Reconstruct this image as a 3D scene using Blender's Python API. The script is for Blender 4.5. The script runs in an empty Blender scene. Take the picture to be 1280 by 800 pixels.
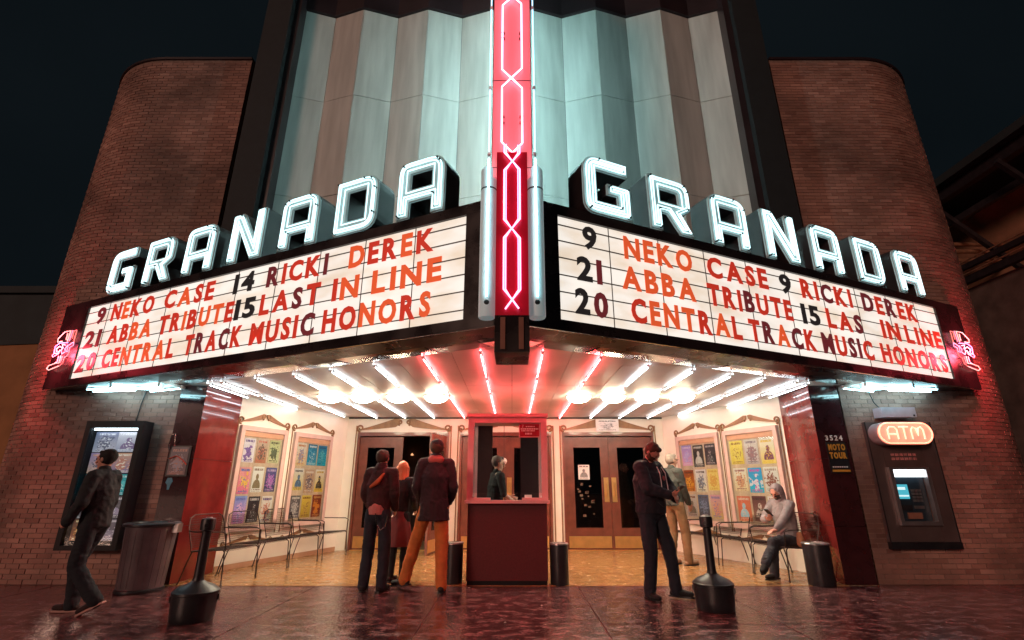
import bpy, bmesh, math, random
from mathutils import Vector, Matrix, Euler
from mathutils.geometry import tessellate_polygon
random.seed(7)
R = math.radians
sc = bpy.context.scene
col = sc.collection

# ---------------------------------------------------------------- camera, sky, light
cam = bpy.data.cameras.new("camera"); cam.sensor_width = 36; cam.lens = 620/1280*36
cam.clip_start = .05; cam.clip_end = 400
co = bpy.data.objects.new("camera", cam); col.objects.link(co)
co.location = (0, 0, 1.25); co.rotation_euler = (R(90+18.5), 0, 0); sc.camera = co
sc.view_settings.view_transform = 'Standard'; sc.view_settings.look = 'None'
sc.view_settings.exposure = 0.0; sc.view_settings.gamma = 1.0
w = bpy.data.worlds.new("World"); sc.world = w; w.use_nodes = True
wn, wl = w.node_tree.nodes, w.node_tree.links
bg = wn['Background']
tc = wn.new('ShaderNodeTexCoord'); nz = wn.new('ShaderNodeTexNoise'); nz.inputs['Scale'].default_value = 2.2
nz.inputs['Detail'].default_value = 5
rp = wn.new('ShaderNodeValToRGB')
rp.color_ramp.elements[0].position = .3; rp.color_ramp.elements[0].color = (.0030, .0048, .0062, 1)
rp.color_ramp.elements[1].position = .75; rp.color_ramp.elements[1].color = (.0046, .0070, .0088, 1)
wl.new(tc.outputs['Generated'], nz.inputs['Vector']); wl.new(nz.outputs['Fac'], rp.inputs['Fac'])
wl.new(rp.outputs['Color'], bg.inputs['Color']); bg.inputs['Strength'].default_value = 1.0
# the warm light of the street, from the left and in front of the facade
sl = bpy.data.lights.new("sun", 'SUN'); sl.energy = .92; sl.angle = R(12); sl.color = (1, .58, .44)
so = bpy.data.objects.new("sun", sl); col.objects.link(so)
so.rotation_euler = Vector((.55, .80, -.26)).to_track_quat('-Z', 'Y').to_euler()

# ---------------------------------------------------------------- materials
def mat(name):
    m = bpy.data.materials.new(name); m.use_nodes = True
    return m, m.node_tree.nodes, m.node_tree.links, m.node_tree.nodes['Principled BSDF']
def pbr(name, c, rough=.6, metal=0, var=.15, scale=8, bump=0, bscale=60, emit=None, es=0, coat=0, rvar=0, spec=.5, stretch=None):
    m, n, l, b = mat(name)
    t = n.new('ShaderNodeTexCoord'); nt = n.new('ShaderNodeTexNoise')
    nt.inputs['Scale'].default_value = scale; nt.inputs['Detail'].default_value = 5
    if stretch: mp = n.new('ShaderNodeMapping'); mp.inputs['Scale'].default_value = stretch; l.new(t.outputs['Object'], mp.inputs['Vector']); l.new(mp.outputs['Vector'], nt.inputs['Vector'])
    else: l.new(t.outputs['Object'], nt.inputs['Vector'])
    r = n.new('ShaderNodeValToRGB')
    r.color_ramp.elements[0].position = .3; r.color_ramp.elements[1].position = .72
    r.color_ramp.elements[0].color = (*[x*(1-var) for x in c], 1)
    r.color_ramp.elements[1].color = (*[min(1, x*(1+var)) for x in c], 1)
    l.new(nt.outputs['Fac'], r.inputs['Fac']); l.new(r.outputs['Color'], b.inputs['Base Color'])
    b.inputs['Roughness'].default_value = rough; b.inputs['Metallic'].default_value = metal
    b.inputs['Specular IOR Level'].default_value = spec
    if rvar:
        mr = n.new('ShaderNodeMapRange'); mr.inputs['To Min'].default_value = max(.02, rough-rvar); mr.inputs['To Max'].default_value = rough+rvar
        mr.inputs['From Min'].default_value = .3; mr.inputs['From Max'].default_value = .7
        l.new(nt.outputs['Fac'], mr.inputs['Value']); l.new(mr.outputs['Result'], b.inputs['Roughness'])
    if coat: b.inputs['Coat Weight'].default_value = coat
    if bump:
        n2 = n.new('ShaderNodeTexNoise'); n2.inputs['Scale'].default_value = bscale; n2.inputs['Detail'].default_value = 4
        l.new(t.outputs['Object'], n2.inputs['Vector'])
        bp = n.new('ShaderNodeBump'); bp.inputs['Strength'].default_value = bump; bp.inputs['Distance'].default_value = .01
        l.new(n2.outputs['Fac'], bp.inputs['Height']); l.new(bp.outputs['Normal'], b.inputs['Normal'])
    if emit:
        b.inputs['Emission Color'].default_value = (*emit, 1); b.inputs['Emission Strength'].default_value = es
    return m
def glow(name, c, s):
    m, n, l, b = mat(name)
    b.inputs['Base Color'].default_value = (.8, .8, .8, 1); b.inputs['Roughness'].default_value = .2
    b.inputs['Emission Color'].default_value = (*c, 1); b.inputs['Emission Strength'].default_value = s
    return m
def random_tint(name, cols, rough, bump=.3, bscale=70, metal=0):
    m, n, l, b = mat(name)
    oi = n.new('ShaderNodeObjectInfo'); at = n.new('ShaderNodeAttribute'); at.attribute_name = 'rnd'
    ad = n.new('ShaderNodeMath'); ad.operation = 'ADD'; fr = n.new('ShaderNodeMath'); fr.operation = 'FRACT'
    l.new(oi.outputs['Random'], ad.inputs[0]); l.new(at.outputs['Fac'], ad.inputs[1]); l.new(ad.outputs[0], fr.inputs[0])
    r = n.new('ShaderNodeValToRGB'); e = r.color_ramp.elements
    while len(e) < len(cols): e.new(.5)
    for i, c in enumerate(cols): e[i].position = i/(len(cols)-1); e[i].color = (*c, 1)
    l.new(fr.outputs[0], r.inputs['Fac'])
    g = n.new('ShaderNodeNewGeometry'); nt = n.new('ShaderNodeTexNoise'); nt.inputs['Scale'].default_value = .9; nt.inputs['Detail'].default_value = 6
    l.new(g.outputs['Position'], nt.inputs['Vector'])
    mr = n.new('ShaderNodeMapRange'); mr.inputs['From Min'].default_value = .3; mr.inputs['From Max'].default_value = .7
    mr.inputs['To Min'].default_value = .42; mr.inputs['To Max'].default_value = 1.25; l.new(nt.outputs['Fac'], mr.inputs['Value'])
    mx = n.new('ShaderNodeMix'); mx.data_type = 'RGBA'; mx.blend_type = 'MULTIPLY'; mx.inputs[0].default_value = 1
    l.new(r.outputs['Color'], mx.inputs[6]); l.new(mr.outputs['Result'], mx.inputs[7]); l.new(mx.outputs[2], b.inputs['Base Color'])
    b.inputs['Roughness'].default_value = rough; b.inputs['Metallic'].default_value = metal
    n2 = n.new('ShaderNodeTexNoise'); n2.inputs['Scale'].default_value = bscale; l.new(g.outputs['Position'], n2.inputs['Vector'])
    bp = n.new('ShaderNodeBump'); bp.inputs['Strength'].default_value = bump; bp.inputs['Distance'].default_value = .01
    l.new(n2.outputs['Fac'], bp.inputs['Height']); l.new(bp.outputs['Normal'], b.inputs['Normal'])
    return m
def wet(name, c1, c2, sc1=1.3, puddle=(.44, .56), rdry=.55, rwet=.06, bscale=22, bst=.25, stretch=(1, 1, 1)):
    """wet ground: glossy water films with rougher, grainy patches between"""
    m, n, l, b = mat(name)
    g = n.new('ShaderNodeNewGeometry')
    mp = n.new('ShaderNodeMapping'); mp.inputs['Scale'].default_value = stretch; l.new(g.outputs['Position'], mp.inputs['Vector'])
    n1 = n.new('ShaderNodeTexNoise'); n1.inputs['Scale'].default_value = sc1; n1.inputs['Detail'].default_value = 9; n1.inputs['Roughness'].default_value = .74
    l.new(mp.outputs['Vector'], n1.inputs['Vector'])
    r = n.new('ShaderNodeMapRange'); r.inputs['From Min'].default_value = puddle[0]; r.inputs['From Max'].default_value = puddle[1]
    l.new(n1.outputs['Fac'], r.inputs['Value'])
    mx = n.new('ShaderNodeMix'); mx.data_type = 'RGBA'; l.new(r.outputs['Result'], mx.inputs[0])
    mx.inputs[6].default_value = (*c2, 1); mx.inputs[7].default_value = (*c1, 1); l.new(mx.outputs[2], b.inputs['Base Color'])
    r2 = n.new('ShaderNodeMapRange'); r2.inputs['To Min'].default_value = rwet; r2.inputs['To Max'].default_value = rdry
    l.new(r.outputs['Result'], r2.inputs['Value']); l.new(r2.outputs['Result'], b.inputs['Roughness'])
    n2 = n.new('ShaderNodeTexNoise'); n2.inputs['Scale'].default_value = bscale; n2.inputs['Detail'].default_value = 6
    l.new(g.outputs['Position'], n2.inputs['Vector'])
    n3 = n.new('ShaderNodeTexNoise'); n3.inputs['Scale'].default_value = 3.5; l.new(g.outputs['Position'], n3.inputs['Vector'])
    a = n.new('ShaderNodeMath'); a.operation = 'MULTIPLY_ADD'; l.new(n3.outputs['Fac'], a.inputs[0]); a.inputs[1].default_value = .35; l.new(n2.outputs['Fac'], a.inputs[2])
    bp = n.new('ShaderNodeBump'); bp.inputs['Strength'].default_value = bst; bp.inputs['Distance'].default_value = .02
    l.new(a.outputs[0], bp.inputs['Height']); l.new(bp.outputs['Normal'], b.inputs['Normal'])
    b.inputs['Specular IOR Level'].default_value = 1.0
    return m
def glass_mat(name, tint=(.9, .95, .95), refl=.04):
    m, n, l, b = mat(name); n.remove(b)
    t = n.new('ShaderNodeBsdfTransparent'); t.inputs[0].default_value = (*tint, 1)
    g = n.new('ShaderNodeBsdfGlossy'); g.inputs['Roughness'].default_value = .02
    fr = n.new('ShaderNodeLayerWeight'); fr.inputs[0].default_value = .15
    ad = n.new('ShaderNodeMath'); ad.operation = 'ADD'; ad.inputs[1].default_value = refl; l.new(fr.outputs['Fresnel'], ad.inputs[0]); ad.use_clamp = True
    mx = n.new('ShaderNodeMixShader'); l.new(ad.outputs[0], mx.inputs[0]); l.new(t.outputs[0], mx.inputs[1]); l.new(g.outputs[0], mx.inputs[2])
    l.new(mx.outputs[0], n['Material Output'].inputs['Surface'])
    return m
_pm = {}
def poster_mat(bgc, mid, art, ink, seed=0, style=0, emit=0):
    """flat print: sky gradient, a ragged picture in the middle, lines of lettering"""
    k = (bgc, mid, art, ink, seed, style, emit)
    if k in _pm: return _pm[k]
    m, n, l, b = mat('poster_print'); _pm[k] = m
    t = n.new('ShaderNodeTexCoord'); s = n.new('ShaderNodeSeparateXYZ'); l.new(t.outputs['Generated'], s.inputs[0])
    def mth(op, a, bb=None, c=None):
        q = n.new('ShaderNodeMath'); q.operation = op
        for i, v in enumerate((a, bb, c)):
            if v is None: continue
            if isinstance(v, (int, float)): q.inputs[i].default_value = v
            else: l.new(v, q.inputs[i])
        return q.outputs[0]
    def mix(f, a, bb):
        q = n.new('ShaderNodeMix'); q.data_type = 'RGBA'; l.new(f, q.inputs[0])
        for i, v in ((6, a), (7, bb)):
            if isinstance(v, tuple): q.inputs[i].default_value = (*v, 1)
            else: l.new(v, q.inputs[i])
        return q.outputs[2]
    X, Z = s.outputs['X'], s.outputs['Z']
    mp = n.new('ShaderNodeMapping'); mp.inputs['Location'].default_value = (seed*3.7, 0, seed*1.9); mp.inputs['Scale'].default_value = (1, 0, 1.5)
    l.new(t.outputs['Generated'], mp.inputs['Vector'])
    n1 = n.new('ShaderNodeTexNoise'); n1.inputs['Scale'].default_value = 3.2 if style != 2 else 7; n1.inputs['Detail'].default_value = 4; l.new(mp.outputs['Vector'], n1.inputs['Vector'])
    base = mix(Z, mid, bgc)
    # distance from the picture's centre
    dx = mth('MULTIPLY', mth('SUBTRACT', X, .5), 1.0 if style != 1 else 1.5)
    dz = mth('MULTIPLY', mth('SUBTRACT', Z, .42), 1.1)
    d = mth('SQRT', mth('ADD', mth('MULTIPLY', dx, dx), mth('MULTIPLY', dz, dz)))
    f = mth('LESS_THAN', mth('ADD', d, mth('MULTIPLY', mth('SUBTRACT', n1.outputs['Fac'], .5), 1.5)), .30)
    if style == 1:   # a standing figure: head and shoulders
        def disc(cx, cz, rx, rz):
            a_ = mth('DIVIDE', mth('SUBTRACT', X, cx), rx); b_ = mth('DIVIDE', mth('SUBTRACT', Z, cz), rz)
            return mth('LESS_THAN', mth('ADD', mth('MULTIPLY', a_, a_), mth('MULTIPLY', b_, b_)), 1.0)
        q_ = .04*math.sin(seed)
        f = mth('MAXIMUM', disc(.5+q_, .60, .13, .12), mth('MULTIPLY', disc(.5+q_, .20, .34, .30), mth('GREATER_THAN', Z, .15)))
    c = mix(f, base, art)
    n4 = n.new('ShaderNodeTexNoise'); n4.inputs['Scale'].default_value = 9; n4.inputs['Detail'].default_value = 3; l.new(mp.outputs['Vector'], n4.inputs['Vector'])
    f2 = mth('MULTIPLY', mth('GREATER_THAN', n4.outputs['Fac'], .56), mth('MULTIPLY', mth('LESS_THAN', d, .36), f if style != 2 else mth('LESS_THAN', d, .3)))
    c = mix(f2, c, ink)
    # lettering rows
    mp2 = n.new('ShaderNodeMapping'); mp2.inputs['Scale'].default_value = (13, 0, 4); mp2.inputs['Location'].default_value = (seed, 0, seed); l.new(t.outputs['Generated'], mp2.inputs['Vector'])
    n5 = n.new('ShaderNodeTexNoise'); n5.inputs['Scale'].default_value = 1.6; l.new(mp2.outputs['Vector'], n5.inputs['Vector'])
    on = mth('GREATER_THAN', n5.outputs['Fac'], .44)
    def band(a, bb): return mth('MULTIPLY', mth('GREATER_THAN', Z, a), mth('LESS_THAN', Z, bb))
    rows = mth('ADD', band(.84, .93), mth('ADD', band(.08, .12), band(.03, .05)))
    rows = mth('MULTIPLY', mth('MULTIPLY', rows, on), mth('LESS_THAN', mth('ABSOLUTE', mth('SUBTRACT', X, .5)), .4))
    c = mix(rows, c, ink)
    l.new(c, b.inputs['Base Color']); b.inputs['Roughness'].default_value = .35
    if emit: l.new(c, b.inputs['Emission Color']); b.inputs['Emission Strength'].default_value = emit
    return m

M = dict(
 brick=random_tint('brick_clay', [(.25, .12, .095), (.36, .19, .145), (.30, .155, .125), (.43, .24, .19), (.27, .145, .12)], .75),
 mortar=pbr('mortar', (.22, .14, .115), .9, var=.3, scale=12, bump=.4),
 matt=pbr('matt_black', (.010, .011, .013), .75, var=.2),
 black=pbr('black_paint', (.012, .013, .016), .38, var=.3, rvar=.1),
 fascia=pbr('dark_enamel', (.022, .016, .017), .3, var=.35, scale=3, rvar=.12),
 tower=pbr('tower_enamel', (.54, .54, .51), .36, var=.16, scale=3.0, bump=.05, bscale=3, rvar=.08, stretch=(2.2, 2.2, .22)),
 towerframe=pbr('tower_frame', (.028, .016, .018), .35, var=.3, scale=2),
 cream=pbr('cream_plaster', (.84, .82, .70), .55, var=.05, scale=3, bump=.05, bscale=30),
 ceil=pbr('ceiling_metal', (.66, .62, .59), .48, metal=.22, var=.16, scale=1.3, bump=.22, bscale=1.8, rvar=.10),
 chrome=pbr('chrome_trim', (.75, .72, .68), .13, metal=1, var=.1, scale=5, bump=.12, bscale=5),
 granite=pbr('polished_granite', (.17, .020, .018), .10, var=.22, scale=5, coat=.6),
 granite_shaded=pbr('shaded_granite', (.045, .012, .014), .12, var=.2, scale=6, coat=.5),  # same granite as the sides, with the front's shade put into the colour
 wood=pbr('door_wood', (.17, .055, .035), .35, var=.25, scale=6, bump=.1, bscale=40, coat=.2),
 gilt=pbr('gilt_scroll', (.27, .15, .07), .45, metal=.15, var=.2),
 brass=pbr('brass', (.80, .52, .20), .32, metal=.75, var=.1),
 white=pbr('white_paint', (.8, .79, .76), .4, var=.04),
 paper=pbr('paper', (.8, .79, .76), .7, var=.05),
 cork=pbr('poster_board', (.66, .50, .36), .8, var=.15, scale=9),
 trimpink=pbr('booth_red_lit_trim', (.80, .42, .42), .35, var=.05),  # pale trim with the red neon light put into its colour
 boothred=pbr('booth_panel', (.10, .012, .016), .55, var=.4, scale=160, bump=.1, bscale=200),
 iron=pbr('iron_wire', (.06, .045, .04), .4, metal=.6, var=.3),
 plastic=pbr('black_plastic', (.018, .018, .022), .4, var=.3, bump=.1, bscale=40),
 bin=pbr('grey_bin', (.10, .075, .085), .45, var=.3, scale=6, bump=.1),
 steel=pbr('brushed_steel', (.45, .43, .43), .32, metal=.85, var=.12, scale=5, rvar=.06),
 bronze=pbr('atm_panel', (.16, .12, .115), .32, metal=.5, var=.15, scale=4),
 glass=glass_mat('window_glass'),
 darkglass=glass_mat('door_glass', (.55, .6, .62), .06),
 pinkpan=pbr('pink_pan_glow', (.85, .30, .30), .35, var=.08, scale=4, emit=(1, .13, .19), es=.66),  # emission puts the glow of the tubes into the panel itself
 redpan=pbr('crimson_pan_glow', (.50, .008, .03), .35, var=.08, emit=(1, .0, .03), es=.07),  # slight emission, again for tube glow on the panel
 opal=pbr('opal_cylinder', (.78, .84, .85), .4, var=.05, emit=(.35, .62, .65), es=.22),  # emission stands in for light from the tube in front
 letterface=pbr('letter_enamel', (.50, .60, .60), .35, var=.08),
 letterside=pbr('letter_can', (.022, .012, .013), .5, var=.3),
 neon_pink=glow('neon_pink', (1.0, .30, .42), 7.0),
 neon_hot=glow('neon_rose', (1.0, .30, .62), 3.4),
 neon_red=glow('neon_red', (1.0, .10, .10), 9.0),
 neon_orange=glow('neon_orange', (1.0, .24, .13), 3.0),
 neon_cyan=glow('neon_cyan', (.42, .90, 1.0), 7.0),
 flank=glow('flank_fill_glow', (.52, .90, .90), 215.0),  # added fill light for the tower, far brighter than the visible side tubes
 neon_side=glow('neon_side', (.40, .80, 1.0), 2.6),
 neon_tip=glow('neon_tip', (.45, .90, 1.0), 20.0),
 neon_white=glow('neon_white', (.80, .93, 1.0), 16.0),
 neon_letter=glow('neon_letter', (.62, .96, 1.0), 1.7),
 neon_warm=glow('neon_warm', (1.0, .80, .66), 7.0),
 neon_ceilred=glow('neon_ceiling_pink', (1.0, .08, .09), 78.0),
 neon_blue=glow('neon_blue', (.15, .35, 1.0), 5.0),
 lamp=glow('lamp_disc', (1.0, .87, .62), 66.0),
 board=pbr('board_acrylic', (.35, .35, .33), .35, var=.02, scale=1.5, emit=(1.0, .90, .78), es=.86),
 rail=pbr('rail', (.13, .11, .10), .4, var=.1),
 lred=pbr('letter_red', (.55, .03, .02), .35, emit=(.75, .05, .025), es=.55, var=.05),  # letter emission stands in for board light passing through them
 lorg=pbr('letter_orange', (.70, .10, .025), .35, emit=(.90, .12, .035), es=.66, var=.05),
 lmar=pbr('letter_maroon', (.16, .02, .03), .35, emit=(.2, .03, .035), es=.5, var=.05),
 lblk=pbr('letter_black', (.015, .015, .015), .35, emit=(.05, .04, .04), es=.3),
 gold=pbr('gold_print', (.60, .30, .04), .4, var=.1),
 cyanp=pbr('cyan_print', (.02, .25, .40), .4, var=.2),
 redp=pbr('red_print', (.35, .01, .03), .4, var=.5, scale=12),
 bwall=pbr('far_brick', (.11, .075, .065), .85, var=.35, scale=3, bump=.4, bscale=14),
 orangewall=pbr('orange_lit_wall', (.34, .15, .06), .85, var=.2, scale=1.5, bump=.2),  # orange lighting on the wall put into its colour
 roofdark=pbr('dark_roof', (.02, .03, .035), .8, var=.3, scale=.6),
 pipe=pbr('warm_lit_pipe', (.60, .32, .20), .35, metal=.6, var=.3),  # colour brightened so the pipes look warmly lit
 girder=pbr('black_girder', (.05, .04, .045), .4, metal=.5, var=.3),
)
def board_mat():
    m, n, l, b = mat('lit_board'); g_ = n.new('ShaderNodeNewGeometry'); t = n.new('ShaderNodeTexNoise'); t.inputs['Scale'].default_value = 1.9; t.inputs['Detail'].default_value = 3
    mp = n.new('ShaderNodeMapping'); mp.inputs['Scale'].default_value = (1, 1, 2.4); l.new(g_.outputs['Position'], mp.inputs['Vector']); l.new(mp.outputs['Vector'], t.inputs['Vector'])
    o = n.new('ShaderNodeObjectInfo'); a = n.new('ShaderNodeMath'); a.operation = 'MULTIPLY_ADD'; a.inputs[1].default_value = .10; a.inputs[2].default_value = .60
    l.new(o.outputs['Random'], a.inputs[0]); c = n.new('ShaderNodeMath'); c.operation = 'MULTIPLY_ADD'; c.inputs[1].default_value = .50
    l.new(t.outputs['Fac'], c.inputs[0]); l.new(a.outputs[0], c.inputs[2]); l.new(c.outputs[0], b.inputs['Emission Strength'])
    r = n.new('ShaderNodeValToRGB'); r.color_ramp.elements[0].color = (1, .80, .60, 1); r.color_ramp.elements[1].color = (1, .92, .83, 1)
    r.color_ramp.elements[0].position = .25; r.color_ramp.elements[1].position = .55; l.new(t.outputs['Fac'], r.inputs['Fac']); l.new(r.outputs['Color'], b.inputs['Emission Color'])
    b.inputs['Base Color'].default_value = (.35, .35, .33, 1); b.inputs['Roughness'].default_value = .35
    return m
M['board'] = board_mat()
FLOOR = wet('lobby_paving', (.47, .27, .11), (.41, .225, .085), sc1=6, puddle=(.40, .62), rdry=.28, rwet=.08, bscale=26, bst=.30)
GROUT = pbr('paving_joint', (.26, .15, .075), .5, var=.3)
SLAB = wet('wet_concrete', (.20, .088, .088), (.060, .026, .029), sc1=5.6, puddle=(.46, .56), rdry=.26, rwet=.05, bscale=30, bst=.24, stretch=(1, 1.5, 1))  # lighter pink flecks put broken neon highlights into the colour
JOINT = pbr('wet_joint', (.30, .20, .17), .12, var=.2)
ASPH = pbr('asphalt', (.05, .05, .05), .6, var=.3, scale=30, bump=.3, bscale=80)

# ---------------------------------------------------------------- mesh helpers
class MB:
    def __init__(s): s.v = []; s.f = []; s.r = []
    def add(s, vs, fs, rnd=0.):
        o = len(s.v); s.v += [Vector(v) for v in vs]
        s.f += [tuple(i+o for i in f) for f in fs]; s.r += [rnd]*len(fs); return s
    def box(s, x0, x1, y0, y1, z0, z1, rnd=0.):
        return s.add([(x, y, z) for z in (z0, z1) for y in (y0, y1) for x in (x0, x1)],
                     [(0, 2, 3, 1), (4, 5, 7, 6), (0, 1, 5, 4), (2, 6, 7, 3), (0, 4, 6, 2), (1, 3, 7, 5)], rnd)
    def obox(s, c, dx, dy, dz, rnd=0.):
        """oriented box: centre and three half-edge vectors"""
        c, dx, dy, dz = map(Vector, (c, dx, dy, dz))
        return s.add([c+a*dx+b*dy+e*dz for e in (-1, 1) for b in (-1, 1) for a in (-1, 1)],
                     [(0, 2, 3, 1), (4, 5, 7, 6), (0, 1, 5, 4), (2, 6, 7, 3), (0, 4, 6, 2), (1, 3, 7, 5)], rnd)
    def tube(s, pts, r, n=8, closed=False, caps=True):
        pts = [Vector(p) for p in pts]
        P = []
        for p in pts:
            if not P or (p-P[-1]).length > 1e-5: P.append(p)
        if closed and (P[0]-P[-1]).length < 1e-5: P.pop()
        N = len(P); rings = []; up = None
        for i in range(N):
            a = P[i-1] if (i or closed) else P[i]; b = P[(i+1) % N] if (i < N-1 or closed) else P[i]
            t = (b-a).normalized() if (b-a).length > 1e-9 else Vector((0, 0, 1))
            if up is None: up = t.orthogonal().normalized()
            up = (up-t*up.dot(t)); up = up.normalized() if up.length > 1e-6 else t.orthogonal().normalized()
            q = t.cross(up)
            rr = r[i] if isinstance(r, (list, tuple)) else r
            rings.append([P[i]+(up*math.cos(2*math.pi*k/n)+q*math.sin(2*math.pi*k/n))*rr for k in range(n)])
        vs = [v for g in rings for v in g]; fs = []
        for i in range(N if closed else N-1):
            j = (i+1) % N
            for k in range(n): fs.append((i*n+k, i*n+(k+1) % n, j*n+(k+1) % n, j*n+k))
        if caps and not closed: fs += [tuple(range(n))[::-1], tuple((N-1)*n+k for k in range(n))]
        return s.add(vs, fs)
    def lathe(s, c, prof, n=24, axis=(0, 0, 1)):
        q = Vector((0, 0, 1)).rotation_difference(Vector(axis)); c = Vector(c)
        vs = [c+q @ Vector((math.cos(2*math.pi*k/n)*r, math.sin(2*math.pi*k/n)*r, z)) for r, z in prof for k in range(n)]
        fs = [(i*n+k, i*n+(k+1) % n, (i+1)*n+(k+1) % n, (i+1)*n+k) for i in range(len(prof)-1) for k in range(n)]
        fs += [tuple(range(n))[::-1], tuple((len(prof)-1)*n+k for k in range(n))]
        return s.add(vs, fs)
    def prism(s, loops, fn, d0, d1):
        """loops of 2D points (first outer, rest holes) mapped by fn(x,y,d)"""
        flat = [p for lp in loops for p in lp]; N = len(flat)
        tri = tessellate_polygon([[Vector((p[0], p[1], 0)) for p in lp] for lp in loops])
        vs = [fn(p[0], p[1], d0) for p in flat]+[fn(p[0], p[1], d1) for p in flat]
        fs = []
        for t in tri:
            a, b, c = t
            fs.append((a, b, c)); fs.append((c+N, b+N, a+N))
        o = 0
        for lp in loops:
            k = len(lp)
            for i in range(k): j = (i+1) % k; fs.append((o+i, o+j, o+j+N, o+i+N))
            o += k
        return s.add(vs, fs)
    def mesh(s, name, m, smooth=False, mi=None, rnd=False):
        me = bpy.data.meshes.new(name)
        vs = [mi @ v for v in s.v] if mi is not None else s.v
        me.from_pydata([tuple(v) for v in vs], [], s.f)
        me.materials.append(m)
        if smooth: me.polygons.foreach_set('use_smooth', [True]*len(me.polygons))
        if rnd:
            a = me.attributes.new('rnd', 'FLOAT', 'FACE'); a.data.foreach_set('value', s.r)
        bm = bmesh.new(); bm.from_mesh(me); bmesh.ops.recalc_face_normals(bm, faces=bm.faces); bm.to_mesh(me); bm.free()
        me.update(); return me
    def build(s, name, m, parent=None, smooth=False, rnd=False, label=None, local=False):
        """vertices are world coordinates unless local"""
        mi = wm(parent).inverted() if parent is not None and not local else None
        o = bpy.data.objects.new(name, s.mesh(name, m, smooth, mi, rnd)); col.objects.link(o)
        if parent is not None: o.parent = parent
        if smooth:
            try: o.data.set_sharp_from_angle(angle=R(40))
            except Exception: pass
        if label: o['label'] = label
        return o
def wm(o):
    m = Matrix.LocRotScale(o.location, o.rotation_euler, o.scale)
    return (wm(o.parent) @ m) if o.parent else m
def tag(o, label, cat, group=None, kind=None):
    if label: o['label'] = label
    if cat: o['category'] = cat
    if group: o['group'] = group
    if kind: o['kind'] = kind
    return o
def thing(name, label, cat, loc=(0, 0, 0), rz=0, group=None):
    o = bpy.data.objects.new(name, None); col.objects.link(o); o.empty_display_size = .2
    o.location = loc; o.rotation_euler = (0, 0, rz); return tag(o, label, cat, group)
def sub(o, parent): o.parent = parent; return o
def kids(o): return [c for c in bpy.data.objects if c.parent is o]
def copy_tree(o, ch, loc, rz, label):
    r = o.copy(); col.objects.link(r); r.location = loc; r.rotation_euler = (0, 0, rz); r['label'] = label
    for c, gs in ch:
        k = c.copy(); col.objects.link(k); k.parent = r
        for g in gs: q = g.copy(); col.objects.link(q); q.parent = k
    return r
def tree_of(o): return [(c, kids(c)) for c in kids(o)]
def rounded(pts, n=5):
    """(x,y[,r]) polygon -> points with rounded corners"""
    out = []; N = len(pts)
    for i, p in enumerate(pts):
        r = p[2] if len(p) > 2 else 0
        if not r: out.append((p[0], p[1])); continue
        P = Vector(p[:2]); a = (Vector(pts[i-1][:2])-P); b = (Vector(pts[(i+1) % N][:2])-P)
        an = math.acos(max(-1, min(1, a.normalized().dot(b.normalized())))); t = r/math.tan(an/2)
        t = min(t, a.length*.49, b.length*.49); A = P+a.normalized()*t; B = P+b.normalized()*t
        for k in range(n+1):
            u = k/n; q = A*(1-u)**2+P*2*u*(1-u)+B*u*u; out.append((q.x, q.y))
    return out
def inset(pts, d):
    """offset a closed loop to its left by d (mitred)"""
    P = []
    for p in pts:
        if not P or (Vector(p)-P[-1]).length > 1e-4: P.append(Vector(p))
    if (P[0]-P[-1]).length < 1e-4: P.pop()
    N = len(P); out = []
    for i in range(N):
        e1 = (P[i]-P[i-1]).normalized(); e2 = (P[(i+1) % N]-P[i]).normalized()
        n1 = Vector((-e1.y, e1.x)); n2 = Vector((-e2.y, e2.x)); b = n1+n2
        if b.length < 1e-6: out.append(tuple(P[i]+n1*d)); continue
        b.normalize(); out.append(tuple(P[i]+b*(d/max(.35, b.dot(n1)))))
    return out
def area(p): return sum(p[i-1][0]*p[i][1]-p[i][0]*p[i-1][1] for i in range(len(p)))/2
_ws = bpy.data.scenes.new('workshop')
def evaluated_mesh(o):
    """mesh with modifiers applied, evaluated alone in a spare scene"""
    _ws.collection.objects.link(o); vl = _ws.view_layers[0]; vl.update()
    me = bpy.data.meshes.new_from_object(o.evaluated_get(vl.depsgraph)); bpy.data.objects.remove(o); return me
_gl = {}
def glyph(ch, off=.018):
    """outline triangles of one character in the built-in font, cap height 1, from x=0; returns verts2d, faces, width"""
    k = (ch, off)
    if k in _gl: return _gl[k]
    cu = bpy.data.curves.new('t', 'FONT'); cu.body = ch; cu.size = 1; cu.offset = off; cu.resolution_u = 3
    o = bpy.data.objects.new('t', cu); me = evaluated_mesh(o)
    vs = [v.co.copy() for v in me.vertices]; fs = [tuple(p.vertices) for p in me.polygons]
    bpy.data.curves.remove(cu); bpy.data.meshes.remove(me)
    x0 = min(v.x for v in vs); x1 = max(v.x for v in vs); y0 = min(v.y for v in vs); y1 = max(v.y for v in vs)
    h = y1-y0
    if ch in '-.,': h = .73
    _gl[k] = ([((v.x-x0)/h, (v.y-y0)/h) for v in vs], fs, (x1-x0)/h)
    return _gl[k]
def add_glyph(mb, ch, fn, x, y, h, sx, d0, d1, off=.018):
    vs, fs, wd = glyph(ch, off); N = len(vs)
    V = [fn(x+a*h*sx, y+b*h, d1) for a, b in vs]+[fn(x+a*h*sx, y+b*h, d0) for a, b in vs]
    F = list(fs)
    ed = {}
    for f in fs:
        for i in range(len(f)):
            e = (f[i], f[(i+1) % len(f)])
            ed[e] = 1
    for (a, b) in ed:
        if (b, a) not in ed: F.append((a, b, b+N, a+N))
    F += [tuple(i+N for i in f)[::-1] for f in fs]
    return mb.add(V, F)
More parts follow.
